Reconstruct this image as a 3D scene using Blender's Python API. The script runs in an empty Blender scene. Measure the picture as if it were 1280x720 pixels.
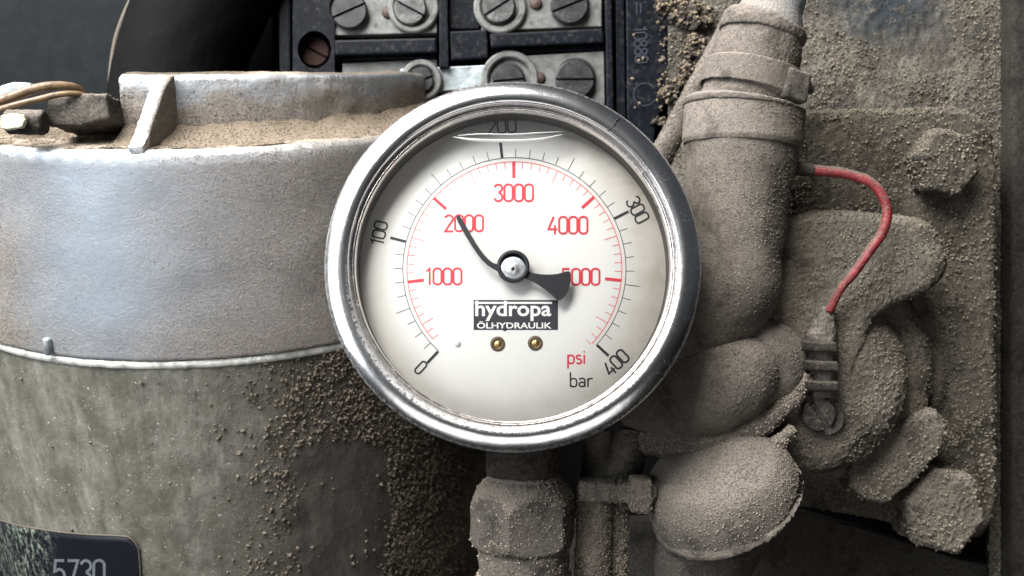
import bpy, bmesh, math, random
import numpy as np
from mathutils import Vector, Matrix, noise
random.seed(7); np.random.seed(7)
SC = bpy.context.scene
COL = SC.collection

# ------------------------------------------------------------------ units, camera, light
S = 0.0002155                      # metres for one photo pixel at the gauge face
HFOV = math.radians(55.0)
D = 640 / math.tan(HFOV / 2)       # distance of the camera from the gauge face, same units
R = math.radians

cam_data = bpy.data.cameras.new('camera')
cam = bpy.data.objects.new('camera', cam_data); COL.objects.link(cam)
cam_data.sensor_width = 36; cam_data.angle = HFOV
cam.location = (0, -D * S, 0); cam.rotation_euler = (R(90), 0, 0)
cam_data.clip_start = 0.01; cam_data.clip_end = 10
cam_data.dof.use_dof = True; cam_data.dof.focus_distance = (D + 20) * S; cam_data.dof.aperture_fstop = 20
SC.camera = cam

world = bpy.data.worlds.new('World'); SC.world = world; world.use_nodes = True
wb = world.node_tree.nodes['Background']
wt = world.node_tree
_tc = wt.nodes.new('ShaderNodeTexCoord'); _sp = wt.nodes.new('ShaderNodeSeparateXYZ'); _mr = wt.nodes.new('ShaderNodeMapRange'); _cr = wt.nodes.new('ShaderNodeMix')
_cr.data_type = 'RGBA'; wt.links.new(_tc.outputs['Generated'], _sp.inputs[0]); wt.links.new(_sp.outputs[2], _mr.inputs[0])
_mr.inputs[1].default_value = -0.08; _mr.inputs[2].default_value = 0.24
_cr.inputs[6].default_value = (0.045, 0.042, 0.040, 1); _cr.inputs[7].default_value = (0.84, 0.91, 1.0, 1)     # dim ground, overcast sky
wt.links.new(_mr.outputs[0], _cr.inputs[0]); wt.links.new(_cr.outputs[2], wb.inputs[0]); wb.inputs[1].default_value = 0.055


def area(name, loc, target, sx, sy, power, col):
    l = bpy.data.lights.new(name, 'AREA'); l.shape = 'RECTANGLE'; l.size = sx; l.size_y = sy
    l.energy = power; l.color = col
    o = bpy.data.objects.new(name, l); COL.objects.link(o); o.location = loc
    o.rotation_euler = (Vector(target) - Vector(loc)).to_track_quat('-Z', 'Y').to_euler()
    return o


area('daylight_opening', (-0.36, -0.33, 0.60), (0, 0.03, 0.0), 0.70, 0.52, 28.0, (1.0, 0.975, 0.94))
area('side_fill', (-0.62, -0.50, 0.16), (0, 0.02, 0.0), 0.30, 0.60, 5.5, (0.88, 0.94, 1.0))  # unseen lamp added at the left for the bezel and motor body
area('low_light', (-0.02, -0.46, -0.24), (0.0, 0, 0), 0.66, 0.19, 0.62, (1.0, 0.98, 0.95))
SC.view_settings.view_transform = 'Standard'; SC.view_settings.look = 'None'
SC.view_settings.exposure = 0.25; SC.view_settings.gamma = 1
SC.cycles.max_bounces = 6; SC.cycles.diffuse_bounces = 2; SC.cycles.transparent_max_bounces = 12; SC.cycles.use_denoising = True
SC.cycles.caustics_reflective = False; SC.cycles.caustics_refractive = False

# ------------------------------------------------------------------ node helpers / materials


def U(px, py, d=0.0):
    k = (D - d) / D
    return Vector(((px - 640) * k, -d, (360 - py) * k))


def K(d):
    return (D - d) / D


class NT:
    def __init__(s, name):
        s.m = bpy.data.materials.new(name); s.m.use_nodes = True; s.t = s.m.node_tree
        s.b = s.t.nodes['Principled BSDF']; s.out = s.t.nodes['Material Output']
        tc = s.t.nodes.new('ShaderNodeTexCoord'); sc = s.t.nodes.new('ShaderNodeVectorMath'); sc.operation = 'SCALE'
        sc.inputs['Scale'].default_value = 1 / S
        s.t.links.new(tc.outputs['Object'], sc.inputs[0]); s.co = sc.outputs[0]

    def n(s, typ, **kw):
        nd = s.t.nodes.new(typ)
        for k, v in kw.items():
            setattr(nd, k, v)
        return nd

    def L(s, a, b):
        s.t.links.new(a, b)

    def noise(s, freq, detail=4, rough=0.6, stretch=None, w=0):
        nd = s.n('ShaderNodeTexNoise'); nd.inputs['Scale'].default_value = freq
        nd.inputs['Detail'].default_value = detail; nd.inputs['Roughness'].default_value = rough
        co = s.co
        mp = s.n('ShaderNodeMapping'); s.L(co, mp.inputs[0]); mp.inputs['Location'].default_value = (w, w * 1.7, w * .3)
        if stretch: mp.inputs['Scale'].default_value = stretch
        s.L(mp.outputs[0], nd.inputs['Vector'])
        return nd.outputs[0]

    def ramp(s, fac, stops):
        r = s.n('ShaderNodeValToRGB'); e = r.color_ramp.elements
        while len(e) < len(stops): e.new(0.5)
        for i, (p, c) in enumerate(stops):
            e[i].position = p; e[i].color = (c, c, c, 1) if not isinstance(c, tuple) else (*c, 1)
        s.L(fac, r.inputs[0]); return r.outputs[0]

    def mix(s, fac, a, b):
        m = s.n('ShaderNodeMix', data_type='RGBA')
        for v, i in ((fac, 0), (a, 6), (b, 7)):
            if hasattr(v, 'is_linked') or hasattr(v, 'links'): s.L(v, m.inputs[i])
            else: m.inputs[i].default_value = v if i == 0 else (*v, 1)
        return m.outputs[2]

    def math(s, op, a, b=None, c=None, clamp=False):
        m = s.n('ShaderNodeMath', operation=op); m.use_clamp = clamp
        for i, v in enumerate((a, b, c)):
            if v is None: continue
            if hasattr(v, 'links'): s.L(v, m.inputs[i])
            else: m.inputs[i].default_value = v
        return m.outputs[0]

    def bump(s, h, dist, strength=1.0, prev=None):
        b = s.n('ShaderNodeBump'); b.inputs['Strength'].default_value = strength
        b.inputs['Distance'].default_value = dist * S
        s.L(h, b.inputs['Height'])
        if prev is not None: s.L(prev, b.inputs['Normal'])
        return b.outputs[0]

    def up(s, lo, hi, noisefreq=0.15, amt=0.5):
        """0..1 where the surface faces up, broken by noise: where dust settles"""
        g = s.n('ShaderNodeNewGeometry'); sp = s.n('ShaderNodeSeparateXYZ'); s.L(g.outputs['Normal'], sp.inputs[0])
        nz = s.noise(noisefreq, 5, .7)
        a = s.math('MULTIPLY_ADD', s.math('SUBTRACT', nz, .5), amt, sp.outputs[2])
        mr = s.n('ShaderNodeMapRange'); mr.inputs[1].default_value = lo; mr.inputs[2].default_value = hi
        s.L(a, mr.inputs[0]); return mr.outputs[0]

    def attr(s, name):
        a = s.n('ShaderNodeAttribute', attribute_name=name); return a.outputs['Fac']


def dust(name, light, dark, bump=2.2, freq=.28, spots=.5, big=.02, contrast=(.36, .64), settle=.65, side=.85, patch=.78):
    t = NT(name)
    n1 = t.noise(freq, 6, .75); n2 = t.noise(big, 3, .6, w=31); n3 = t.noise(freq * 2.6, 3, .7, w=9)
    c = t.mix(t.ramp(n1, [(contrast[0], 0), (contrast[1], 1)]), dark, light)
    mid = tuple((a + b) / 2 * .8 for a, b in zip(light, dark))
    c = t.mix(t.ramp(n2, [(.38, 0), (.66, .55)]), c, mid)
    c = t.mix(t.ramp(n3, [(.62, 0), (.72, spots)]), c, tuple(min(1, x * 1.55) for x in light))
    n4 = t.noise(freq * 1.3, 2, .5, w=71)
    c = t.mix(t.ramp(n4, [(.66, 0), (.74, .35)]), c, tuple(x * .45 for x in dark))
    n5 = t.noise(.016, 5, .7, w=120)
    c = t.mix(t.ramp(n5, [(.50, 0), (.64, patch)]), c, tuple(x * .6 for x in dark))
    gi = t.n('ShaderNodeNewGeometry')
    f = t.math('MULTIPLY_ADD', gi.outputs['Random Per Island'], .5, .72)
    hv = t.n('ShaderNodeHueSaturation'); t.L(c, hv.inputs['Color']); t.L(f, hv.inputs['Value'])
    sp = t.n('ShaderNodeSeparateXYZ'); t.L(gi.outputs['Normal'], sp.inputs[0])
    up = t.math('MULTIPLY_ADD', t.math('SUBTRACT', n1, .5), .7, sp.outputs[2]); mr = t.n('ShaderNodeMapRange')
    mr.inputs[1].default_value = .15; mr.inputs[2].default_value = .85; t.L(up, mr.inputs[0])
    dk = t.n('ShaderNodeHueSaturation'); t.L(hv.outputs[0], dk.inputs['Color']); dk.inputs['Value'].default_value = side
    t.L(t.mix(t.math('MULTIPLY', mr.outputs[0], settle), dk.outputs[0], tuple(x * 1.12 for x in light)), t.b.inputs['Base Color'])
    t.b.inputs['Roughness'].default_value = .95; t.b.inputs['Specular IOR Level'].default_value = .15
    h = t.math('ADD', n1, t.math('MULTIPLY', n3, .6))
    t.L(t.bump(h, bump * 2.4), t.b.inputs['Normal'])
    return t.m


M = {}
M['dust_tan'] = dust('tan_dust', (.31, .275, .24), (.115, .10, .085), 1.4, .38, .4, big=.03)
M['dust_brown'] = dust('brown_dust', (.20, .162, .125), (.10, .08, .06), .5, .40, .2)
M['dust_grey'] = dust('grey_dust', (.27, .24, .21), (.060, .054, .048), 1.6, .32, .5, side=.7, settle=.8)
M['dust_cast'] = dust('cast_dust', (.22, .195, .16), (.045, .039, .031), 1.8, .26, .6, settle=.5)
M['dust_cover'] = dust('cover_dust', (.30, .265, .22), (.075, .066, .054), 1.6, .30, .5, side=.85, settle=.8)
M['dust_side'] = dust('side_plate_dust', (.065, .062, .054), (.020, .018, .016), 1.6, .2, .3)
M['dust_dark'] = dust('dark_dust', (.125, .110, .095), (.028, .024, .020), 2.6, .16, .45)
M['grain_dark'] = dust('dark_grain', (.20, .170, .135), (.080, .066, .050), .6, .3, .2)
M['grain_mid'] = dust('mid_grain', (.27, .24, .19), (.085, .075, .06), .6, .3, .2)
M['grain_light'] = dust('light_grain', (.36, .31, .25), (.18, .15, .12), .6, .3, .2)
M['grain_tan'] = dust('tan_grain', (.27, .24, .205), (.10, .085, .07), .6, .3, .2)
M['grain_brown'] = dust('brown_grain', (.30, .24, .175), (.12, .095, .07), .6, .3, .2)


def plain(name, col, rough=.5, metal=0., bump=0., freq=.2, var=.25, spec=.5):
    t = NT(name)
    n1 = t.noise(freq, 5, .65)
    c = t.mix(t.ramp(n1, [(.3, 0), (.7, 1)]), tuple(x * (1 - var) for x in col), tuple(min(1, x * (1 + var)) for x in col))
    t.L(c, t.b.inputs['Base Color'])
    t.b.inputs['Metallic'].default_value = metal
    t.b.inputs['Specular IOR Level'].default_value = spec
    r = t.math('MULTIPLY_ADD', n1, .3, rough - .15, clamp=True); t.L(r, t.b.inputs['Roughness'])
    if bump: t.L(t.bump(n1, bump), t.b.inputs['Normal'])
    return t.m


def dusted(name, col, dcol, rough=.45, metal=0., lo=.3, hi=.9, speck=.5, freq=.2, amt=.7, bump=.5, scratches=False):
    """a hard surface with dust lying on what faces up and speckled elsewhere"""
    t = NT(name)
    up = t.up(lo, hi, .12, amt)
    n1 = t.noise(freq, 6, .75, w=5); n2 = t.noise(.03, 4, .6, w=13)
    sp = t.math('MULTIPLY', t.ramp(n1, [(.52, 0), (.68, 1)]), t.ramp(n2, [(.35, .1), (.65, 1)]))
    f = t.math('MAXIMUM', up, t.math('MULTIPLY', sp, speck))
    base = t.mix(t.ramp(n2, [(.3, 0), (.7, 1)]), tuple(x * .7 for x in col), tuple(min(1, x * 1.25) for x in col))
    gr = t.noise(.045, 5, .75, w=44)
    base = t.mix(t.ramp(gr, [(.48, 0), (.66, .75)]), base, tuple(x * .28 for x in col))
    dc = t.mix(t.ramp(t.noise(.35, 4, .7, w=3), [(.35, 0), (.65, 1)]), tuple(x * .5 for x in dcol), dcol)
    t.L(t.mix(f, base, dc), t.b.inputs['Base Color'])
    t.L(t.math('MULTIPLY_ADD', f, .95 - rough, rough), t.b.inputs['Roughness'])
    t.L(t.math('MULTIPLY', t.math('SUBTRACT', 1, f), metal), t.b.inputs['Metallic'])
    h = t.math('MULTIPLY', t.noise(.3, 4, .75, w=2), t.math('ADD', f, .12))
    t.L(t.bump(h, bump * 5), t.b.inputs['Normal'])
    return t.m


M['plastic'] = dusted('black_plastic', (.0045, .006, .0095), (.20, .17, .14), .42, 0, .86, 1.15, .28, .14, .5, .25)
M['plastic'].node_tree.nodes['Principled BSDF'].inputs['Specular IOR Level'].default_value = .09
M['plastic_groove'] = plain('black_groove', (.004, .004, .005), .8)
M['emboss'] = plain('raised_black_lettering', (.022, .026, .036), .35)
M['panel'] = dusted('dark_panel', (.004, .0058, .0072), (.018, .017, .015), .6, 0, 1.5, 2, .25, .06, .5, .2)
M['panel'].node_tree.nodes['Principled BSDF'].inputs['Specular IOR Level'].default_value = .08
M['panel_low'] = dust('grimy_lower_plate', (.09, .083, .074), (.03, .027, .023), .8, .2, .3, side=.9, settle=.4)
M['hose_black'] = plain('black_rubber', (.003, .003, .0034), .75, 0, .6, .1, spec=.07)
M['lip'] = plain('dusty_rubber_edge', (.085, .07, .055), .8, 0, 1, .3)
M['zinc'] = dusted('zinc_plate', (.115, .12, .115), (.08, .07, .06), .5, .25, .9, 1.3, .8, .12, .6, .2)
M['zinc_bright'] = dusted('bright_zinc', (.30, .34, .36), (.2, .18, .15), .38, .5, .9, 1.4, .5, .12, .5, .2)
M['screw'] = dusted('dark_screw', (.028, .029, .031), (.05, .045, .04), .42, .5, .75, 1.2, .45, .2, .5, .3)
M['screw_pale'] = dusted('pale_screw', (.10, .102, .102), (.06, .05, .045), .36, .75, .75, 1.2, .45, .2, .5, .3)
M['rust'] = plain('rusty_screw', (.022, .011, .009), .75, 0, 1, .2, .5, spec=.1)
M['rust_dot'] = plain('rust_spot', (.045, .026, .02), .7, .2, 1, .2, .5)


def chrome():
    t = NT('bezel_steel')
    g = t.noise(.5, 4, .8); g2 = t.noise(.05, 4, .7, w=4)
    d = t.math('MULTIPLY', t.ramp(g, [(.55, 0), (.72, 1)]), t.ramp(g2, [(.45, 0), (.7, .7)]))
    dirt = t.attr('dirt')
    d = t.math('MAXIMUM', t.math('MULTIPLY', d, .5), t.math('MULTIPLY', dirt, t.ramp(t.noise(.22, 5, .8, w=8), [(.40, 0), (.60, 1)])))
    t.L(t.mix(d, (.74, .74, .75), (.13, .115, .10)), t.b.inputs['Base Color'])
    t.L(t.math('SUBTRACT', 1, t.math('MULTIPLY', d, .6)), t.b.inputs['Metallic'])
    t.L(t.math('MULTIPLY_ADD', d, .5, .20), t.b.inputs['Roughness'])
    t.L(t.bump(t.math('ADD', t.noise(.08, 3, .6, w=1), t.math('MULTIPLY', d, .3)), .12), t.b.inputs['Normal'])
    return t.m


M['chrome'] = chrome()
M['lip_steel'] = plain('lip_steel', (.78, .74, .71), .24, 1, .06, .1, .08)
M['gasket'] = plain('gauge_inner_wall', (.10, .098, .095), .5, 0, 0, .2, .3)
M['case'] = dusted('gauge_case', (.05, .05, .052), (.08, .07, .06), .5, .5, .4, 1, .4)


def dialmat():
    t = NT('dial_white')
    a = t.attr('rim_tone'); n = t.noise(.03, 5, .65)
    f = t.math('MULTIPLY', a, t.ramp(n, [(.25, .6), (.65, 1)]))
    t.L(t.mix(f, (.84, .84, .82), (.47, .43, .365)), t.b.inputs['Base Color'])
    sp = t.math('MULTIPLY', t.ramp(t.noise(.22, 3, .7, w=19), [(.66, 0), (.72, .5)]), t.math('MULTIPLY_ADD', a, .9, .08))
    t.L(t.mix(t.math('MAXIMUM', f, sp), (.84, .84, .82), (.44, .405, .35)), t.b.inputs['Base Color'])
    t.b.inputs['Roughness'].default_value = .55
    return t.m


M['dial'] = dialmat()
M['print_black'] = plain('black_print', (.022, .024, .028), .5, var=.1)
M['print_thin'] = plain('thin_black_print', (.10, .10, .10), .5, var=.1)
M['print_red'] = plain('red_print', (.70, .045, .07), .5, var=.1)
M['print_pink'] = plain('thin_red_print', (.80, .16, .17), .5, var=.1)
M['print_white'] = plain('white_print', (.88, .88, .88), .5, var=.03)
M['logo'] = plain('logo_black', (.030, .032, .042), .5, var=.1)
M['pointer'] = plain('pointer_black', (.013, .014, .019), .5, var=.2)
M['hub'] = plain('hub_aluminium', (.62, .66, .70), .35, .9, .3, .4, .1)
M['brass'] = plain('brass', (.45, .30, .12), .28, .9, .2, .2, .3)
M['brass_dark'] = plain('old_brass', (.16, .115, .07), .45, .6, .2, .2, .3)
M['red_wire'] = dusted('red_wire', (.15, .010, .013), (.20, .15, .12), .5, 0, .15, .9, .6, .2, .9, .4)
M['brown_wire'] = dusted('brown_wire', (.14, .085, .04), (.25, .2, .15), .4, 0, .7, 1.2, .4)
M['paint_chip'] = plain('pale_yellow_paint', (.55, .55, .38), .5, 0, .6, .1, .3)
M['machined'] = dusted('machined_edge', (.80, .80, .74), (.30, .27, .2), .38, .35, .95, 1.3, .6, .16, .3, .3)
M['steel_blue'] = dusted('bluish_steel', (.22, .26, .32), (.30, .27, .24), .4, .5, -.45, .35, .9, .12, .9, .5)


def glass():
    t = NT('gauge_glass')
    tr = t.n('ShaderNodeBsdfTransparent'); tr.inputs[0].default_value = (.985, .985, .98, 1)
    gl = t.n('ShaderNodeBsdfGlossy'); gl.inputs['Roughness'].default_value = .03
    fr = t.n('ShaderNodeFresnel'); fr.inputs[0].default_value = 1.33
    mx = t.n('ShaderNodeMixShader'); t.L(fr.outputs[0], mx.inputs[0]); t.L(tr.outputs[0], mx.inputs[1]); t.L(gl.outputs[0], mx.inputs[2])
    t.L(mx.outputs[0], t.out.inputs[0]); return t.m


def tint(name, col, rough, fac):
    t = NT(name)
    tr = t.n('ShaderNodeBsdfTransparent'); tr.inputs[0].default_value = (*col, 1)
    gl = t.n('ShaderNodeBsdfGlossy'); gl.inputs['Roughness'].default_value = rough
    df = t.n('ShaderNodeBsdfDiffuse'); df.inputs[0].default_value = (.85, .85, .85, 1)
    m0 = t.n('ShaderNodeMixShader'); m0.inputs[0].default_value = .5; t.L(gl.outputs[0], m0.inputs[1]); t.L(df.outputs[0], m0.inputs[2])
    mx = t.n('ShaderNodeMixShader'); mx.inputs[0].default_value = fac
    t.L(tr.outputs[0], mx.inputs[1]); t.L(m0.outputs[0], mx.inputs[2]); t.L(mx.outputs[0], t.out.inputs[0]); return t.m


M['glass'] = glass()
M['air'] = tint('air_pocket', (.62, .63, .66), .2, .04)
M['meniscus'] = tint('liquid_edge', (.9, .9, .9), .25, .72)


def lidmat():
    t = NT('cast_aluminium')
    up = t.up(.55, .85, .1, .5)
    n1 = t.noise(.30, 6, .8, w=5); n2 = t.noise(.018, 4, .6, w=13); n3 = t.noise(.008, 2, .5, w=40)
    a = t.attr('dust')
    sp = t.math('MULTIPLY', t.ramp(n1, [(.42, 0), (.58, 1)]), t.math('MULTIPLY_ADD', n2, .9, t.math('SUBTRACT', a, .35), clamp=True), clamp=True)
    f = t.math('MAXIMUM', up, sp)
    n5 = t.noise(.035, 6, .7, w=60)
    base = t.mix(t.ramp(n5, [(.32, 0), (.68, 1)]), (.12, .118, .116), (.235, .24, .255))
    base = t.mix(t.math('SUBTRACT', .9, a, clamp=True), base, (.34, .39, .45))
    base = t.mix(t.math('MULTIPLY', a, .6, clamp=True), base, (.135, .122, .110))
    pol = t.attr('polish_highlight'); base = t.mix(pol, base, (.74, .78, .82))  # polished edges, their highlight painted in as a lighter base colour
    base = t.mix(t.ramp(n1, [(.3, .5), (.6, 0)]), base, (.20, .20, .21))
    dc = t.mix(t.ramp(t.noise(.30, 5, .7, w=3), [(.35, 0), (.65, 1)]), (.12, .10, .08), (.40, .34, .27))
    t.L(t.mix(f, base, dc), t.b.inputs['Base Color'])
    f = t.math('MULTIPLY', f, t.math('MULTIPLY_ADD', pol, -.9, 1, clamp=True))
    t.L(t.math('MULTIPLY_ADD', pol, -.20, t.math('MULTIPLY_ADD', f, .5, .42)), t.b.inputs['Roughness'])
    t.L(t.math('MULTIPLY', t.math('SUBTRACT', 1, f), t.math('MULTIPLY_ADD', pol, .3, .58)), t.b.inputs['Metallic'])
    h = t.math('ADD', t.math('MULTIPLY', n1, t.math('MULTIPLY_ADD', f, 1.0, .45)), t.math('MULTIPLY', n2, .5))
    t.L(t.bump(h, .95), t.b.inputs['Normal'])
    return t.m


M['lid'] = lidmat()


def bodymat():
    t = NT('oily_green_grey_paint')
    st = t.noise(.05, 6, .7, stretch=(1, 1, .055), w=6); n2 = t.noise(.035, 5, .7, w=13); n1 = t.noise(.28, 5, .8, w=5)
    a = t.attr('dust'); cl = t.attr('clean')
    base = t.mix(t.ramp(st, [(.34, 0), (.66, 1)]), (.056, .052, .040), (.178, .170, .146))
    wide = t.noise(.020, 4, .6, stretch=(1, 1, .12), w=88)
    base = t.mix(t.ramp(wide, [(.40, 0), (.60, .75)]), base, (.070, .068, .050))
    base = t.mix(t.ramp(n2, [(.45, 0), (.70, .45)]), base, (.19, .192, .168))
    base = t.mix(t.ramp(t.noise(.06, 4, .7, w=77), [(.60, 0), (.70, .6)]), base, (.10, .095, .06))
    base = t.mix(t.ramp(n1, [(.22, .35), (.38, 0)]), base, (.07, .07, .05))
    base = t.mix(t.ramp(t.noise(.25, 2, .5, w=21), [(.68, 0), (.73, .8)]), base, (.42, .43, .40))
    dk = t.mix(t.ramp(n1, [(.38, 0), (.66, 1)]), (.030, .024, .018), (.105, .086, .066))
    f = t.math('MULTIPLY_ADD', t.math('SUBTRACT', n2, .5), .8, a, clamp=True)
    c = t.mix(f, base, dk)
    c = t.mix(t.math('MULTIPLY', cl, .9), c, t.mix(t.ramp(t.noise(.06, 5, .7, stretch=(1, 1, .3), w=50), [(.35, 0), (.65, 1)]), (.028, .025, .020), (.075, .070, .056)))
    t.L(c, t.b.inputs['Base Color'])
    t.L(t.math('MULTIPLY_ADD', f, .40, .52, clamp=True), t.b.inputs['Roughness'])
    t.L(t.bump(t.math('ADD', t.math('MULTIPLY', n1, t.math('MULTIPLY_ADD', f, 1.6, .2)), t.math('MULTIPLY', st, .4)), 3.0), t.b.inputs['Normal'])
    return t.m


M['body'] = bodymat()


def platemat():
    t = NT('scratched_black_nameplate')
    n1 = t.noise(.12, 5, .85, stretch=(1, 1, .45), w=2); n2 = t.noise(.02, 3, .6, w=8)
    a = t.attr('wear')
    f = t.math('MULTIPLY', t.ramp(n1, [(.50, 0), (.62, 1)]), a)
    t.L(t.mix(f, (.006, .007, .010), (.20, .23, .19)), t.b.inputs['Base Color'])
    t.b.inputs['Roughness'].default_value = .45; t.b.inputs['Specular IOR Level'].default_value = .2
    return t.m


M['plate'] = platemat()
M['plate_print'] = plain('worn_plate_print', (.10, .11, .125), .5)


def chassismat():
    t = NT('gritty_chassis_plate')
    n1 = t.noise(.24, 5, .7); n2 = t.noise(.012, 3, .6, w=31); n3 = t.noise(.34, 3, .7, w=9)
    a = t.attr('clean')
    c = t.mix(t.ramp(n1, [(.36, 0), (.66, 1)]), (.042, .039, .033), (.21, .19, .16))
    c = t.mix(t.ramp(n3, [(.60, 0), (.70, .6)]), c, (.34, .31, .26))
    c = t.mix(t.ramp(n2, [(.42, 0), (.58, .75)]), c, (.045, .042, .038))
    fa = t.math('MULTIPLY', a, t.ramp(t.noise(.05, 5, .7, w=3), [(.36, 0), (.50, 1)]))
    c = t.mix(fa, c, (.017, .024, .031))
    t.L(c, t.b.inputs['Base Color']); t.b.inputs['Roughness'].default_value = .85
    t.b.inputs['Specular IOR Level'].default_value = .25
    h = t.math('MULTIPLY', t.math('ADD', n1, t.math('MULTIPLY', n3, .6)), t.math('SUBTRACT', 1.05, fa))
    t.L(t.bump(h, 3.2), t.b.inputs['Normal']); return t.m


M['chassis'] = chassismat()

# ------------------------------------------------------------------ mesh helpers (all in pixel-sized units, scaled by S when linked)


def thing(name, label, cat, base, group=None):
    o = bpy.data.objects.new(name, None); COL.objects.link(o); o.empty_display_size = .005
    o.location = Vector(base) * S; o['label'] = label; o['category'] = cat
    if group: o['group'] = group
    return o


def wloc(o):
    v = o.location.copy()
    while o.parent: o = o.parent; v += o.location
    return v


def link(name, me, mat, parent=None, kind=None, attrs=None, smooth=True):
    """me is in pixel units, world placed"""
    n = len(me.vertices); co = np.empty(n * 3, 'f'); me.vertices.foreach_get('co', co); co = co.reshape(-1, 3)
    if attrs:
        for an, fn in attrs.items():
            d = -co[:, 1]; k = D / (D - d)
            px = 640 + co[:, 0] * k; py = 360 - co[:, 2] * k
            at = me.attributes.new(an, 'FLOAT', 'POINT'); at.data.foreach_set('value', fn(px, py, co).astype('f'))
    c = (co.min(0) + co.max(0)) / 2
    co = (co - c) * S; me.vertices.foreach_set('co', co.ravel())
    me.polygons.foreach_set('use_smooth', [smooth] * len(me.polygons)); me.update()
    me.name = name
    if mat: me.materials.clear(); me.materials.append(mat)
    o = bpy.data.objects.new(name, me); COL.objects.link(o)
    wl = Vector(c.tolist()) * S
    if parent: o.parent = parent; wl = wl - wloc(parent)
    o.location = wl
    if kind: o['kind'] = kind
    return o


def tome(bm):
    bmesh.ops.recalc_face_normals(bm, faces=bm.faces)
    me = bpy.data.meshes.new('m'); bm.to_mesh(me); bm.free(); return me


def flatmesh(bm):
    bm.normal_update()
    for f in bm.faces:
        if f.normal.y > 0: f.normal_flip()
    me = bpy.data.meshes.new('m'); bm.to_mesh(me); bm.free(); return me


def displace(me, amp, freq, amp2=0, freq2=.2, seed=0):
    n = len(me.vertices); co = np.empty(n * 3, 'f'); no = np.empty(n * 3, 'f')
    me.vertices.foreach_get('co', co); me.vertex_normals.foreach_get('vector', no)
    co = co.reshape(-1, 3); no = no.reshape(-1, 3); h = np.zeros(n, 'f')
    off = Vector((seed * 13.7, seed * 3.1, seed * 7.3))
    for i in range(n):
        v = Vector(co[i].tolist()) + off
        h[i] = amp * noise.noise(v * freq)
        if amp2: h[i] += amp2 * noise.fractal(v * freq2, 1.0, 2.0, 3)
    co += no * h[:, None]; me.vertices.foreach_set('co', co.ravel()); me.update()


def remesh(bm, vox=3.0, smooth=2, amp=1.5, freq=.06, amp2=1.2, freq2=.22, seed=0):
    me = tome(bm)
    ob = bpy.data.objects.new('tmp', me); COL.objects.link(ob)
    m = ob.modifiers.new('r', 'REMESH'); m.mode = 'VOXEL'; m.voxel_size = vox
    if smooth:
        s = ob.modifiers.new('s', 'SMOOTH'); s.iterations = smooth; s.factor = .5
    dg = bpy.context.evaluated_depsgraph_get(); dg.update()
    me2 = bpy.data.meshes.new_from_object(ob.evaluated_get(dg))
    bpy.data.objects.remove(ob); bpy.data.meshes.remove(me)
    if amp or amp2: displace(me2, amp, freq, amp2, freq2, seed)
    return me2


def frame_of(t):
    t = t.normalized(); a = Vector((0, 0, 1)) if abs(t.z) < .9 else Vector((0, 1, 0))
    x = t.cross(a).normalized(); return x, t.cross(x).normalized()


def loft(bm, rings, closed=True, caps=True):
    V = [[bm.verts.new(p) for p in r] for r in rings]; n = len(V[0])
    for a, b in zip(V, V[1:]):
        for i in range(n if closed else n - 1):
            j = (i + 1) % n; bm.faces.new((a[i], a[j], b[j], b[i]))
    if caps and closed:
        bm.faces.new(V[0][::-1]); bm.faces.new(V[-1])
    return V


def catmull(pts, n):
    """pts: tuples of floats; n steps for each span"""
    P = [np.array(p, float) for p in pts]; P = [2 * P[0] - P[1]] + P + [2 * P[-1] - P[-2]]; out = []
    for i in range(1, len(P) - 2):
        for s in range(n):
            t = s / n; a, b, c, d = P[i - 1:i + 3]
            out.append(.5 * ((2 * b) + (-a + c) * t + (2 * a - 5 * b + 4 * c - d) * t * t + (-a + 3 * b - 3 * c + d) * t ** 3))
    out.append(P[-2]); return out


def tube(bm, pts, n=6, seg=24, flat=1.0, twist=0):
    """pts: (px, py, d, radius as seen in the photo)"""
    q = catmull(pts, n) if len(pts) > 2 and n > 1 else [np.array(p, float) for p in pts]
    C = [U(p[0], p[1], p[2]) for p in q]; rad = [p[3] * K(p[2]) for p in q]
    T = [(C[min(i + 1, len(C) - 1)] - C[max(i - 1, 0)]).normalized() for i in range(len(C))]
    x, y = frame_of(T[0]); rings = []
    for i, t in enumerate(T):
        x = (x - t * x.dot(t)).normalized(); y = t.cross(x)
        rings.append([C[i] + (x * math.cos(a + twist) + y * math.sin(a + twist) * flat) * rad[i] for a in [2 * math.pi * k / seg for k in range(seg)]])
    loft(bm, rings)
    return bm


def lathe(bm, prof, C, ax, e1, e2, seg=64, th0=0, th1=2 * math.pi, closeprof=False):
    """prof: (radius, height along ax); full turn if th1-th0 is 2pi"""
    full = abs(th1 - th0 - 2 * math.pi) < 1e-6; n = seg if full else seg + 1
    V = []
    for i in range(n):
        a = th0 + (th1 - th0) * i / seg; u = e1 * math.cos(a) + e2 * math.sin(a)
        V.append([bm.verts.new(C + u * r + ax * t) for r, t in prof])
    m = len(prof)
    for i in range(n if full else n - 1):
        A = V[i]; B = V[(i + 1) % n]
        for j in range(m if closeprof else m - 1):
            k = (j + 1) % m; bm.faces.new((A[j], B[j], B[k], A[k]))
    if closeprof and not full:
        bm.faces.new(V[0]); bm.faces.new(V[-1][::-1])
    return V


FX, FZ, FY = Vector((1, 0, 0)), Vector((0, 0, 1)), Vector((0, -1, 0))     # right, up, toward the camera


def disc(bm, px, py, prof, seg=40):
    """prof: (r_px, depth) lathe facing the camera, r measured in the photo at that depth"""
    d0 = prof[0][1]; C = U(px, py, prof[-1][1]); C.y = 0
    lathe(bm, [(r * K(d), d) for r, d in prof], C, FY, FX, FZ, seg)


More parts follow.
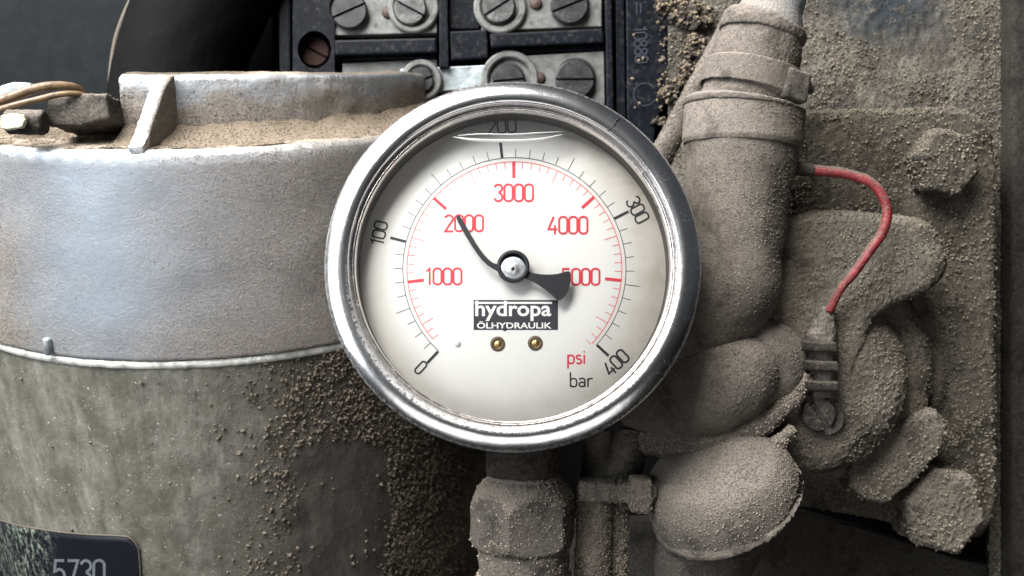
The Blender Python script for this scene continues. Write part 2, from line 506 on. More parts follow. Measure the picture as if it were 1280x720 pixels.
def prism(bm, pts, d1, d0, bev=0, bseg=2, inset_top=0):
    """outline (px,py) as seen at depth d1, extruded back to d0"""
    k = K(d1); f = [bm.verts.new(((x - 640) * k, -d1, (360 - y) * k)) for x, y in pts]
    b = [bm.verts.new((v.co.x, -d0, v.co.z)) for v in f]
    n = len(f); top = bm.faces.new(f); bm.faces.new(b[::-1]); 
    side = [bm.faces.new((f[i], b[i], b[(i + 1) % n], f[(i + 1) % n])) for i in range(n)]
    if bev:
        bm.normal_update()
        bmesh.ops.bevel(bm, geom=list(top.edges), offset=bev, segments=bseg, affect='EDGES', profile=.6, clamp_overlap=True)
    return bm


def rect(x0, y0, x1, y1, sk=0):
    return [(x0 + sk * 0, y0), (x1, y0 + sk), (x1, y1 + sk), (x0, y1)]


def box(bm, c, size, rot=(0, 0, 0), bev=0, seg=2):
    """c world px vector, size (x, depth, z)"""
    m = Matrix.Translation(c) @ Matrix.Rotation(rot[2], 4, 'Z') @ Matrix.Rotation(rot[1], 4, 'Y') @ Matrix.Rotation(rot[0], 4, 'X')
    r = bmesh.ops.create_cube(bm, size=1, matrix=m @ Matrix.Diagonal((*size, 1)))
    if bev:
        es = list({e for v in r['verts'] for e in v.link_edges})
        bmesh.ops.bevel(bm, geom=es, offset=bev, segments=seg, affect='EDGES', profile=.6)
    return bm


def B(): return bmesh.new()


def mesh(fn, *a, **k):
    bm = B(); fn(bm, *a, **k); return tome(bm)


def sub(bm, n):
    bmesh.ops.subdivide_edges(bm, edges=bm.edges, cuts=n, use_grid_fill=True)


def grains(name, src_objs, n, size, mat, parent, mask=None, seed=1, sink=.25, stretch=1.0):
    """loose crumbs of dirt lying on the given meshes, one joined mesh"""
    rng = np.random.default_rng(seed); P = []; N = []
    tris = []
    for o in src_objs:
        me = o.data; me.calc_loop_triangles(); t = np.empty(len(me.loop_triangles) * 3, 'i'); me.loop_triangles.foreach_get('vertices', t)
        v = np.empty(len(me.vertices) * 3, 'f'); me.vertices.foreach_get('co', v); v = v.reshape(-1, 3) + np.array(wloc(o)); v /= S
        tris.append(v[t.reshape(-1, 3)])
    T = np.concatenate(tris); cr = np.cross(T[:, 1] - T[:, 0], T[:, 2] - T[:, 0]); A = np.linalg.norm(cr, axis=1)
    nr = cr / np.maximum(A, 1e-9)[:, None]
    cen = T.mean(1); tocam = np.array([0, -D, 0]) - cen
    facing = (nr * tocam).sum(1) > -.15 * np.linalg.norm(tocam, axis=1)
    w = A * facing; p = w / w.sum()
    idx = rng.choice(len(T), int(n), p=p)
    r1 = np.sqrt(rng.random(len(idx))); r2 = rng.random(len(idx))
    pos = T[idx, 0] * (1 - r1)[:, None] + T[idx, 1] * (r1 * (1 - r2))[:, None] + T[idx, 2] * (r1 * r2)[:, None]
    nn = nr[idx]; k = D / (D + pos[:, 1]); px = 640 + pos[:, 0] * k; py = 360 - pos[:, 2] * k
    keep = (px > -30) & (px < 1310) & (py > -30) & (py < 750)
    if mask is not None: keep &= rng.random(len(px)) < mask(px, py, nn)
    pos = pos[keep]; nn = nn[keep]; m = len(pos)
    s = size[0] + (size[1] - size[0]) * rng.random(m) ** 2.6
    octa = np.array([(1, 0, 0), (0, 1, 0), (-1, 0, 0), (0, -1, 0), (0, 0, 1), (0, 0, -1)], float)
    F = np.array([(0, 1, 4), (1, 2, 4), (2, 3, 4), (3, 0, 4), (1, 0, 5), (2, 1, 5), (3, 2, 5), (0, 3, 5)])
    q = rng.normal(size=(m, 4)); q /= np.linalg.norm(q, axis=1)[:, None]; a, b, c, d = q.T
    Rm = np.stack([1 - 2 * (c * c + d * d), 2 * (b * c - a * d), 2 * (b * d + a * c), 2 * (b * c + a * d), 1 - 2 * (b * b + d * d), 2 * (c * d - a * b),
                   2 * (b * d - a * c), 2 * (c * d + a * b), 1 - 2 * (b * b + c * c)], 1).reshape(-1, 3, 3)
    sc = .65 + .7 * rng.random((m, 6, 1)); loc = octa[None] * sc * s[:, None, None]
    V = np.einsum('mij,mkj->mki', Rm, loc) + (pos + nn * (s * (.5 - sink))[:, None])[:, None]
    FF = (F[None] + (np.arange(m) * 6)[:, None, None]).reshape(-1, 3)
    me = bpy.data.meshes.new(name); me.vertices.add(m * 6); me.vertices.foreach_set('co', V.astype('f').ravel())
    me.loops.add(len(FF) * 3); me.loops.foreach_set('vertex_index', FF.ravel().astype('i'))
    me.polygons.add(len(FF)); me.polygons.foreach_set('loop_start', np.arange(0, len(FF) * 3, 3, dtype='i'))
    me.update(calc_edges=True)
    return link(name, me, mat, parent, kind='stuff', smooth=False)


def sstep(x, a, b):
    t = np.clip((x - a) / (b - a), 0, 1); return t * t * (3 - 2 * t)


# ------------------------------------------------------------------ the setting: the chassis behind everything
bm = B(); prism(bm, [(-260, -200), (340, -200), (340, 420), (-260, 420)], -600, -630); sub(bm, 3)
o = link('back_panel', tome(bm), M['panel'], kind='structure', smooth=False)

bm = B(); bmesh.ops.create_grid(bm, x_segments=150, y_segments=220, size=.5)
for v in bm.verts:
    u, w = v.co.x + .5, v.co.y + .5
    v.co = U(835 + u * (1262 - 835), -60 + w * 840, -385)
def cut(f):
    c = f.calc_center_median(); k = D / (D + c.y); px, py = 640 + c.x * k, 360 - c.z * k
    return px < 1236 + 3 * noise.noise(Vector((py * .1, 0, 0))) and py > 598 + 5 * noise.noise(Vector((px * .05, 2, 0)))
bmesh.ops.delete(bm, geom=[f for f in bm.faces if cut(f)], context='FACES')
me = flatmesh(bm); displace(me, 4, .02, 3.2, .11, 3)
blue = lambda px, py, co: np.clip(1.25 - np.sqrt(((px - 1112) / 62) ** 2 + ((py - 8) / 40) ** 2), 0, 1) ** .5
link('chassis_plate', me, M['chassis'], kind='structure', attrs={'clean': blue})
chassis = bpy.data.objects['chassis_plate']
bm = B(); prism(bm, [(1266, -80), (1500, -80), (1500, 800), (1266, 800)], -345, -440, 5); sub(bm, 5)
me = remesh(bm, 5, 1, 1.5, .03, 1.5, .14, 4)
side = link('chassis_side_plate', me, M['dust_side'], kind='structure')
bm = B(); prism(bm, [(-400, -300), (1700, -300), (1700, 1000), (-400, 1000)], -700, -740)
link('chassis_back_wall', tome(bm), M['hose_black'], kind='structure', smooth=False)

bm = B(); prism(bm, [(700, 655), (1010, 642), (1100, 668), (1200, 700), (1262, 712), (1262, 860), (700, 860)], -430, -470, 5); sub(bm, 6)
me = tome(bm); displace(me, 1.5, .02, .5, .15, 3)
link('lower_plate', me, M['panel_low'], kind='structure')

# black hose curving up behind the housing
hose = thing('rubber_hose', 'thick black rubber hose curving up behind the cast housing at the upper left', 'hose', U(215, 170, -450))
bm = B(); tube(bm, [(212, 210, -450, 78), (215, 140, -450, 78), (232, 60, -450, 78), (275, -40, -450, 80), (330, -120, -450, 80)], 8, 40)
link('hose_wall', remesh(bm, 5, 1, 1, .03, .3, .2, 2), M['hose_black'], hose)
bm = B(); tube(bm, [(137, 160, -435, 3), (137, 130, -435, 3), (139, 85, -435, 3), (147, 42, -435, 3.2), (165, 0, -435, 4), (190, -40, -435, 4)], 8, 10)
link('dusty_seam', tome(bm), M['lip'], hose)

# ------------------------------------------------------------------ motor housing (axis leaning toward the camera)
PHI = R(17); MA = Vector((0, -math.sin(PHI), math.cos(PHI))); ME1 = Vector((1, 0, 0)); ME2 = Vector((0, -math.cos(PHI), -math.sin(PHI)))
RR = 460.0; F0 = U(190, 461, -165); MC = F0 - ME2 * RR


def MP(r, th, t): return MC + (ME1 * math.cos(th) + ME2 * math.sin(th)) * r + MA * t


motor = thing('motor_housing', 'large round motor housing with silver cast lid and oily green-grey body left of the gauge', 'motor housing', MP(0, 0, -420))


def arc(bm, prof, a0, a1, seg, close=False): return lathe(bm, prof, MC, MA, ME1, ME2, seg, R(a0), R(a1), close)


# body wall
bm = B(); prof = [(RR - 3, -0.5 - 4.0 * i) for i in range(170)]
arc(bm, prof, -20, 152, 400)
dustm = lambda px, py, co: np.clip(sstep(px, 225, 470) * 1.05 + .25 * sstep(py, 520, 700) * sstep(px, 200, 400) - .05, 0, 1)


def rub(px, py, co=None):
    r = np.sqrt(((px - 428) / 66) ** 2 + (np.maximum(560 + 12 - py, 0) / 24) ** 2 + (np.maximum(py - 640, 0) / 170) ** 2)
    return 1 - sstep(r, .78, 1.12)


me = tome(bm); displace(me, 2.2, .02, .5, .15, 5)
body = link('housing_body', me, M['body'], motor, attrs={'dust': dustm, 'clean': rub})
# machined seam band
bm = B(); arc(bm, [(RR - 8, -1), (RR - 1.5, -1), (RR, 0), (RR, 9.5), (RR - 1.5, 10.5), (RR - 8, 10.5)], -20, 152, 300)
me = tome(bm); displace(me, .8, .08, .5, .3, 6)
link('machined_seam', me, M['machined'], motor)
# lid
T1 = 312
prof = [(RR - 10, 12.5), (RR + 2, 12.5), (RR + 3, 14)] + [(RR + 3 - 5 * (i / 70) ** 1.5, 14 + (T1 - 30) * i / 70) for i in range(1, 71)]
for k in range(1, 9):
    a = k / 8 * math.pi / 2; prof.append((RR - 14 + 12 * math.cos(a), T1 - 13 + 12 * math.sin(a)))
prof += [(RR - 14 - 5 * i, T1 - 1 + .02 * i) for i in range(1, 18)] + [(RR - 130, T1)]
bm = B(); arc(bm, prof, -20, 152, 420)
me = tome(bm); displace(me, 2.0, .015, .35, .2, 7)
lidd = lambda px, py, co: np.clip(.35 + .5 * sstep(px, 190, 420) + .25 * sstep(py, 380, 440) + .35 * (1 - sstep(px, 0, 50)) * sstep(py, 250, 330) - .35 * np.exp(-((px - 120) / 75) ** 2), 0, 1)
def mot(co):
    q = co - np.array(MC); t = q @ np.array(MA); x = q @ np.array(ME1); y = q @ np.array(ME2)
    return np.degrees(np.arctan2(y, x)), np.sqrt(x * x + y * y), t


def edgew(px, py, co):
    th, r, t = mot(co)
    return np.clip(sstep(t, T1 - 26, T1 - 14) * sstep(r, RR - 20, RR - 13), 0, 1) * (.25 + .75 * sstep(th, 45, 85)) * (.75 + .25 * np.sin(th * 1.7))  # highlight strip painted along the lid's rounded edge, weaker to the right


lid = link('cast_lid', me, M['lid'], motor, attrs={'dust': lidd, 'polish_highlight': edgew})
# raised wall of the lid
sst = lambda x, a, b: (lambda t: t * t * (3 - 2 * t))(min(max((x - a) / (b - a), 0), 1))
T2 = 402


def rwprof(top):
    p = [(378, T1 - 6)] + [(377 - 3 * i / 8, T1 + (top - T1 - 10) * i / 8) for i in range(1, 9)]
    for k in range(1, 6):
        a = k / 5 * math.pi / 2; p.append((364 + 10 * math.cos(a), top - 10 + 10 * math.sin(a)))
    p += [(350, top), (335, top), (328, top - 8), (326, T1 - 6)]
    return p


bm = B(); V = []
A0, A1 = 3.0, 95.5
for i in range(161):
    a = A0 + (A1 - A0) * i / 160
    top = T2 - 14 * (1 - sst(a, 20, 75))
    if a < 25: top -= (25 - a) / 20 * 14
    u = ME1 * math.cos(R(a)) + ME2 * math.sin(R(a))
    V.append([bm.verts.new(MC + u * r + MA * t) for r, t in rwprof(top)])
m_ = len(V[0])
for i in range(160):
    for j in range(m_):
        k = (j + 1) % m_; bm.faces.new((V[i][j], V[i + 1][j], V[i + 1][k], V[i][k]))
bm.faces.new(V[0]); bm.faces.new(V[-1][::-1])
me = remesh(bm, 3.0, 3, 1.5, .04, .5, .2, 8)
def rise(px, py, co):
    t = (co - np.array(MC)) @ np.array(MA)
    return np.clip(.15 + 1.1 * (1 - sstep(t, T1 + 25, T1 + 75 + 22 * np.sin(px * .05))) + .3 * np.exp(-((px - 350) / 40) ** 2), 0, 1.6)
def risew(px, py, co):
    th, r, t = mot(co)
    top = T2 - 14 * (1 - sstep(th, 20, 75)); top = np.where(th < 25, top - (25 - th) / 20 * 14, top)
    return np.clip(sstep(t, top - 26, top - 8), 0, 1) * (1 - .9 * np.exp(-((px - 345) / 32) ** 2)) * .85  # painted highlight along the top edge of the raised wall


raised = link('raised_wall', me, M['lid'], motor, attrs={'dust': rise, 'polish_highlight': risew})
# dust bank lying on the ledge
bm = B(); V = []
for i in range(241):
    a = 8 + 138 * i / 240; u = ME1 * math.cos(R(a)) + ME2 * math.sin(R(a))
    inn = 375 if a < 95 else 330
    h = 27 + 8 * noise.noise(Vector((a * .12, 3, 1)))
    if a > 95: h = 9 + 4 * noise.noise(Vector((a * .3, 8, 1)))
    V.append([bm.verts.new(MC + u * (inn + (RR - 11 - inn) * (1 - s)) + MA * (T1 - 1.6 + (h - 3) * s ** 2)) for s in [j / 14 for j in range(15)]])
for i in range(240):
    for j in range(14): bm.faces.new((V[i][j], V[i + 1][j], V[i + 1][j + 1], V[i][j + 1]))
me = tome(bm); displace(me, 3.2, .04, 1.2, .2, 9)
bank = link('dust_layer', me, M['dust_brown'], motor, kind='stuff')
# gusset rib
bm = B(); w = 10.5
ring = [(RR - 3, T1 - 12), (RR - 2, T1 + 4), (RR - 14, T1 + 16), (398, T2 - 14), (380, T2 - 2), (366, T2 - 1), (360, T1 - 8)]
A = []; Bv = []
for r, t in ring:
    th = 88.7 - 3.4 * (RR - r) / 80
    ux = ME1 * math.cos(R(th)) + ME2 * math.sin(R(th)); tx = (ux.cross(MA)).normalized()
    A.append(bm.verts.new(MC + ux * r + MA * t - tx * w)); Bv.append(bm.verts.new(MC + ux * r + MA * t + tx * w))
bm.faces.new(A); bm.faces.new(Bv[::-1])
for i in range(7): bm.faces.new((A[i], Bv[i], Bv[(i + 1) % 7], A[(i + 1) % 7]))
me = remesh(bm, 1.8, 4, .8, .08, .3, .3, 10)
gus = link('gusset_rib', me, M['lid'], motor, attrs={'dust': lambda px, py, co: np.where(mot(co)[0] < 88.7 - 3.4 * (RR - mot(co)[1]) / 80 - .9, 1.3, .15), 'polish_highlight': lambda px, py, co: .9 * sstep(mot(co)[1], 440, 450)})  # right face: dirt plus painted shade; outer edge: painted highlight
# small pin at the foot of the lid
a = math.acos((U(65, 443, -190).x - MC.x) / (RR + 6)); 
bm = B(); lathe(bm, [(0, 0), (5.5, 0), (6.5, 1.5), (6.5, 22), (5, 25), (0, 25)], MP(RR + 5, a, 14), MA, ME1, ME2, 20)
link('locating_pin', tome(bm), M['zinc_bright'], motor)

# nameplate bent round the body
PT = [(-60, 618), (0, 650), (60, 663), (110, 668), (152, 670), (163, 673), (171, 682), (174, 694), (177, 740), (180, 800)]


def on_body(px, py, lift):
    """the point of the body wall seen at a pixel"""
    o_ = Vector((0, -D, 0)); dr = (U(px, py, 0) - o_).normalized(); r = RR - 3 + lift
    w = o_ - MC; da = dr - MA * dr.dot(MA); wa = w - MA * w.dot(MA)
    a_, b_, c_ = da.dot(da), 2 * da.dot(wa), wa.dot(wa) - r * r
    t = (-b_ - math.sqrt(max(b_ * b_ - 4 * a_ * c_, 0))) / (2 * a_); return o_ + dr * t


edge = [tuple(p) for p in catmull(PT, 5)]
bm = B(); cols = []
xs = np.linspace(-60, 176, 70)
for x in xs:
    top = np.interp(x, [e[0] for e in edge], [e[1] for e in edge])
    cols.append([bm.verts.new(on_body(x, top + (790 - top) * j / 16, 1.2)) for j in range(17)])
for i in range(len(cols) - 1):
    for j in range(16): bm.faces.new((cols[i][j], cols[i + 1][j], cols[i + 1][j + 1], cols[i][j + 1]))
for f in bm.faces: f.normal_update()
ret = bmesh.ops.extrude_face_region(bm, geom=list(bm.faces))
vs = [v for v in ret['geom'] if isinstance(v, bmesh.types.BMVert)]
for v in vs:
    q = v.co - MC; q = (q - MA * q.dot(MA)).normalized(); v.co += q * 2.0
wear = lambda px, py, co: np.clip(1 - sstep(px, 45, 75), 0, 1)
me = tome(bm)
plate = link('nameplate', me, M['plate'], motor, attrs={'wear': wear})
bm = B()
rim = [e for e in edge if e[0] > -60]
rings = []
for i, e in enumerate(rim):
    c = on_body(e[0], e[1], 3.0); q = c - MC; q = (q - MA * q.dot(MA)).normalized()
    e2 = rim[min(i + 1, len(rim) - 1)]; e1 = rim[max(i - 1, 0)]; tg = (on_body(e2[0], e2[1], 3) - on_body(e1[0], e1[1], 3)).normalized(); s_ = tg.cross(q)
    rings.append([c + (q * math.cos(t) + s_ * math.sin(t)) * 1.3 for t in [0, 1.57, 3.14, 4.71]])
loft(bm, rings); link('plate_edge', tome(bm), M['lip'], plate)

# ------------------------------------------------------------------ stroke lettering
G = {}


def arcp(cx, cy, rx, ry, a0, a1, n=10): return [(cx + rx * math.cos(R(a0 + (a1 - a0) * i / n)), cy + ry * math.sin(R(a0 + (a1 - a0) * i / n))) for i in range(n + 1)]


G['0'] = (.5, [(arcp(.25, .78, .2, .18, 0, 180) + arcp(.25, .22, .2, .18, 180, 360), True)])
G['1'] = (.34, [([(.04, .78), (.2, .95), (.2, .02)], False)])
G['2'] = (.5, [(arcp(.25, .76, .2, .19, 170, -35) + [(.05, .04), (.46, .04)], False)])
G['3'] = (.5, [(arcp(.25, .75, .19, .2, 165, -75) + arcp(.25, .27, .2, .23, 75, -165), False)])
G['4'] = (.52, [([(.30, .96), (.04, .28), (.48, .28)], False), ([(.36, .50), (.36, .0)], False)])
G['5'] = (.5, [([(.43, .95), (.1, .95), (.07, .55)] + arcp(.25, .34, .2, .29, 130, -160), False)])
G['7'] = (.5, [([(.05, .95), (.45, .95), (.18, .02)], False)])
G['8'] = (.5, [(arcp(.25, .75, .17, .19, 0, 360, 16)[:-1], True), (arcp(.25, .27, .2, .24, 0, 360, 16)[:-1], True)])
G['p'] = (.48, [([(.07, .62), (.07, -.3)], False), (arcp(.24, .4, .17, .17, 180, 0) + arcp(.24, .2, .17, .17, 0, -180), True)])
G['s'] = (.42, [(arcp(.21, .45, .14, .13, 40, 230, 8) + arcp(.21, .17, .15, .14, 60, -150, 8), False)])
G['i'] = (.2, [([(.1, .6), (.1, .02)], False), ([(.1, .85), (.1, .76)], False)])
G['b'] = (.48, [([(.07, .98), (.07, .02)], False), (arcp(.24, .4, .17, .17, 180, 0) + arcp(.24, .2, .17, .17, 0, -180), True)])
G['a'] = (.48, [(arcp(.22, .46, .16, .13, 160, 0, 8) + [(.38, .02)], False), (arcp(.22, .19, .15, .15, 0, 360, 14)[:-1], True)])
G['r'] = (.36, [([(.07, .6), (.07, .02)], False), (arcp(.25, .38, .17, .2, 165, 60, 6), False)])


def ribbon(bm, pts, w, fn, closed=False):
    """flat mitred strip; fn maps (x, y) to a world point"""
    P = [np.array(p, float) for p in pts]; n = len(P); L = []
    for i in range(n):
        a = P[(i - 1) % n] if (closed or i > 0) else None; b = P[(i + 1) % n] if (closed or i < n - 1) else None
        d1 = (P[i] - a) if a is not None else (b - P[i]); d2 = (b - P[i]) if b is not None else (P[i] - a)
        d1 = d1 / (np.linalg.norm(d1) + 1e-9); d2 = d2 / (np.linalg.norm(d2) + 1e-9)
        n1 = np.array((-d1[1], d1[0])); n2 = np.array((-d2[1], d2[0])); mi = n1 + n2; mi /= max(np.linalg.norm(mi), 1e-6)
        L.append(mi / max(mi.dot(n1), .5) * w / 2)
    a = [bm.verts.new(fn(*(p + l))) for p, l in zip(P, L)]; b = [bm.verts.new(fn(*(p - l))) for p, l in zip(P, L)]
    for i in range(n if closed else n - 1):
        j = (i + 1) % n; bm.faces.new((a[i], a[j], b[j], b[i]))


def strokes(bm, text, cx, cy, h, w, rot, fn, width=None, lift=.12):
    """text centred on pixel (cx, cy); h cap height, w stroke width, rot degrees counter-clockwise; fn(px, py, lift)"""
    tot = sum(G[c][0] for c in text); sx = (width / (tot * h)) if width else 1.0; x = -tot / 2; ca, sa = math.cos(R(rot)), math.sin(R(rot)); q = 0
    for c in text:
        for pts, cl in G[c][1]:
            q += 1
            P = [((x + px_) * h * sx, (py_ - .5) * h) for px_, py_ in pts]
            P = [(cx + X * ca - Y * sa, cy - (X * sa + Y * ca)) for X, Y in P]
            ribbon(bm, P, w, lambda a, b, q=q: fn(a, b, lift * (1 + q % 2)), cl)
        x += G[c][0]


bm = B(); strokes(bm, '5730', 99, 716, 34, 3.4, 0, lambda a, b, l: on_body(a, b, 3.6 + l), 66)
bm.normal_update(); me = bpy.data.meshes.new('m'); bm.to_mesh(me); bm.free()
link('plate_number', me, M['plate_print'], plate, smooth=False)

# dirt crumbs on the housing
patch = lambda px, py: .5 + .5 * np.sin(px * .045 + 1.3 * np.sin(py * .03)) * np.sin(py * .05 + px * .013)
mbody = lambda px, py, nn: np.clip(sstep(px, 330, 500) ** 1.1 * 1.0 + .002 + .45 * np.exp(-((px - 370) / 58) ** 2) * patch(px, py), 0, 1) * (1 - rub(px, py) * .985) * (.35 + .65 * patch(px * 1.7, py * 1.9))
grains('dirt_crumbs', [body], 190000, (.7, 4.2), M['grain_dark'], motor, mbody, 11)
grains('pale_crumbs', [body], 40000, (.4, 1.6), M['grain_light'], motor, lambda px, py, nn: mbody(px, py, nn) * .5 + .006, 12)
grains('ledge_crumbs', [bank, raised], 30000, (.35, 1.5), M['grain_brown'], motor, lambda px, py, nn: np.where(nn[:, 2] > .2, .8, .25) * sstep(py, 92, 130), 13)
grains('lid_grit', [lid], 26000, (.4, 1.25), M['grain_light'], motor, lambda px, py, nn: np.clip(.08 + .85 * sstep(px, 190, 420), 0, 1) * (.3 + .7 * patch(px, py)), 14)

# ------------------------------------------------------------------ things lying on the housing ledge
pad = thing('dusty_block', 'dust-covered rectangular block on the housing ledge beside the raised wall', 'block', U(100, 145, -130))
bm = B(); prism(bm, [(58, 121), (100, 116), (132, 117), (136, 148), (100, 157), (58, 156)], -95, -190, 4)
link('block_body', remesh(bm, 2.2, 2, 1.6, .07, 1.3, .25, 12), M['dust_grey'], pad)
for i, pts in enumerate(([(-40, 134, -80, 6), (0, 126, -80, 6), (40, 112, -88, 6), (70, 107, -96, 5.5), (95, 110, -110, 5), (107, 121, -125, 4.5)],
                         [(-40, 150, -70, 4), (10, 134, -72, 4), (45, 125, -80, 4), (75, 118, -84, 3.8), (100, 118, -98, 3.6), (112, 124, -112, 3.5)])):
    bm = B(); tube(bm, pts, 8, 14); me = tome(bm)
    o = link('brown_cable', me, M['brown_wire'])
    o['label'] = ('thicker brown cable arching over the dusty block at the left edge', 'thinner brown cable lying lower under the thicker one at the left edge')[i]
    o['category'] = 'cable'; o['group'] = 'brown cables on the housing ledge'
br = thing('silver_bracket', 'bright silver metal bracket end behind the brown cables at the left edge', 'bracket', U(15, 118, -150))
bm = B(); prism(bm, [(-20, 118), (2, 106), (16, 102), (38, 103), (40, 109), (20, 116), (-20, 130)], -140, -170, 3)
link('bracket_plate', tome(bm), M['zinc_bright'], br)
blt = thing('ledge_bolt', 'short bolt head with worn pale yellow face on the dusty ledge', 'bolt', U(30, 165, -60))
bm = B(); lathe(bm, [(0, 0), (16, 0), (17, 3), (17, 44), (15, 47), (0, 47)], U(10, 152, -78), Vector((1, .15, 0)).normalized(), Vector((0, 0, 1)), Vector((0, -1, 0)), 12)
link('bolt_head', remesh(bm, 2, 1, .8, .1, .8, .3, 15), M['dust_grey'], blt)
bm = B(); prism(bm, [(0, 144), (14, 141), (29, 143), (31, 150), (27, 159), (8, 162), (0, 160)], -57, -66, 2)
link('painted_face', remesh(bm, 1.2, 1, .6, .2, .4, .4, 16), M['paint_chip'], blt)

# ------------------------------------------------------------------ terminal block
tb = thing('terminal_block', 'black plastic terminal block with zinc plates and slotted screws above the gauge', 'terminal block', U(600, 220, -440))
TD = -425


def slab(pts, d1, d0, mat, name, bev=1.5, parent=tb, amp=0):
    bm = B(); prism(bm, pts, d1, d0, bev)
    me = tome(bm)
    return link(name, me, M[mat], parent, smooth=False)


slab([(352, -60), (860, -60), (850, 255), (352, 255)], TD - 42, -560, 'plastic', 'block_base', 3)
# left module with a deep screw hole: four slabs round the opening
slab([(346, -60), (363, -60), (363, 120), (350, 120)], TD - 30, TD - 60, 'plastic', 'module_wall', 3)
bm = B(); outer = [(366, -50), (418, -50), (418, 130), (366, 130)]
cx, cy, r = 393, 62, 21; k = K(TD); n = 40
sq = []
for i in range(n):
    a = 2 * math.pi * i / n; c_, s_ = math.cos(a), math.sin(a)
    tx_ = (25 if c_ > 0 else 27) / abs(c_) if abs(c_) > 1e-6 else 1e9; ty_ = 78 / abs(s_) if abs(s_) > 1e-6 else 1e9
    t = min(tx_, ty_); sq.append((cx + c_ * t, cy - s_ * t))
vin = [bm.verts.new(U(cx + r * math.cos(2 * math.pi * i / n), cy - r * math.sin(2 * math.pi * i / n) * 1.12, TD)) for i in range(n)]
vout = [bm.verts.new(U(x, y, TD)) for x, y in sq]
vb = [bm.verts.new(v.co + Vector((0, 34, 0))) for v in vin]; vob = [bm.verts.new(v.co + Vector((0, 34, 0))) for v in vout]
for i in range(n):
    j = (i + 1) % n
    bm.faces.new((vin[i], vout[i], vout[j], vin[j])); bm.faces.new((vb[i], vin[i], vin[j], vb[j])); bm.faces.new((vout[i], vob[i], vob[j], vout[j]))
link('screw_well', tome(bm), M['plastic'], tb, smooth=False)


def slot_screw(px, py, d, r, ang, mat, parent, name='screw', h=14, cap=9, slot=3.2):
    bm = B(); disc(bm, px, py, [(0, d - cap), (r * .98, d - cap), (r, d - cap - 1), (r, d - h - cap), (0, d - h - cap)][::1], 36)
    C = U(px, py, d); k = K(d); ca, sa = math.cos(R(ang)), math.sin(R(ang)); rr = r * k; hs = slot * k / 2
    for sg in (1, -1):
        a0 = math.asin(hs / rr); arcs = [(rr * math.cos(a0 + (math.pi - 2 * a0) * i / 18), rr * math.sin(a0 + (math.pi - 2 * a0) * i / 18)) for i in range(19)]
        P = [(x, y * sg) for x, y in arcs]
        top = []; mid = []; bot = []
        for x, y in P:
            xx, yy = x * .9, (y - sg * hs) * .9 + sg * hs
            top.append(bm.verts.new(C + Vector((xx * ca - yy * sa, 0, xx * sa + yy * ca))))
            mid.append(bm.verts.new(C + Vector((x * ca - y * sa, 3, x * sa + y * ca))))
            bot.append(bm.verts.new(C + Vector((x * ca - y * sa, cap + .6, x * sa + y * ca))))
        m = len(P); bm.faces.new(top)
        for i in range(m):
            j = (i + 1) % m; bm.faces.new((top[i], top[j], mid[j], mid[i])); bm.faces.new((mid[i], mid[j], bot[j], bot[i]))
    return link(name, tome(bm), M[mat], parent, smooth=False)


slot_screw(393, 64, TD - 22, 19, -28, 'rust', tb, h=12, cap=6)
# zinc plates
plates = [([(418, -30), (546, -30), (546, 41), (418, 44)], TD - 6, 'zinc'), ([(600, -30), (752, -30), (752, 33), (602, 38)], TD - 6, 'zinc'),
          ([(428, 79), (546, 74), (547, 120), (428, 120)], TD - 12, 'zinc'), ([(500, 86), (616, 81), (616, 111), (540, 114), (500, 114)], TD - 9, 'zinc_bright'),
          ([(613, 72), (755, 64), (757, 190), (613, 190)], TD - 6, 'zinc')]
for pts, d1, mt in plates: slab(pts, d1, d1 - 22, mt, 'terminal_plate', 1.5)
# barrier ridges between the plates
for pts in ([(418, 50), (545, 47), (546, 65), (419, 69)], [(612, 42), (753, 35), (755, 53), (614, 59)], [(419, 70.5), (546, 66.5), (546, 73), (419, 77)], [(614, 61), (755, 55), (756, 63), (614, 69)]):
    slab(pts, TD + (10 if pts[2][1] - pts[1][1] > 12 else -16), TD - 42, 'plastic', 'barrier_ridge', 3.5)
slab([(549, -30), (559, -30), (561, 84), (549, 84)], TD + 3, TD - 42, 'plastic', 'upright_divider', 2)
slab([(562, -30), (597, -30), (599, 36), (562, 36)], TD - 12, TD - 42, 'plastic', 'module_face', 2)
slab([(562, 39), (609, 37), (610, 72), (564, 75)], TD - 2, TD - 42, 'plastic', 'module_face', 3)
slab([(756, -30), (764, -30), (768, 200), (760, 200)], TD + 6, TD - 42, 'plastic', 'upright_divider', 2)
# washers and screws
for (px, py, r0, r1, d) in ((517, 10, 24, 32, TD), (625, 10, 24, 33, TD), (527, 101, 18, 26, TD), (637, 100, 27, 36, TD)):
    bm = B(); disc(bm, px, py, [(r0, d - 4), (r0, d + 1), (r0 + 2, d + 3), (r1 - 2, d + 3), (r1, d + 1), (r1, d - 5)], 44)
    link('washer', tome(bm), M['zinc'], tb, smooth=False)
for (px, py, r, an, mt) in ((436, 13, 23, 24, 'screw'), (512, 10, 21, -28, 'screw_pale'), (623, 8, 21, 33, 'screw_pale'), (712, 6, 24, 22, 'screw'), (527, 100, 15, 20, 'screw'), (636, 100, 20, 5, 'screw'), (719, 99, 25, 0, 'screw')):
    slot_screw(px, py, TD + 9, r, an, mt, tb)
for (px, py) in ((485, 16), (670, 5), (674, 98)):
    bm = B(); disc(bm, px, py, [(0, TD), (5, TD - 1), (7.5, TD - 3), (8, TD - 7)], 14)
    link('rusty_rivet', remesh(bm, 1.5, 1, .8, .2, .4, .4) if False else tome(bm), M['rust_dot'], tb)
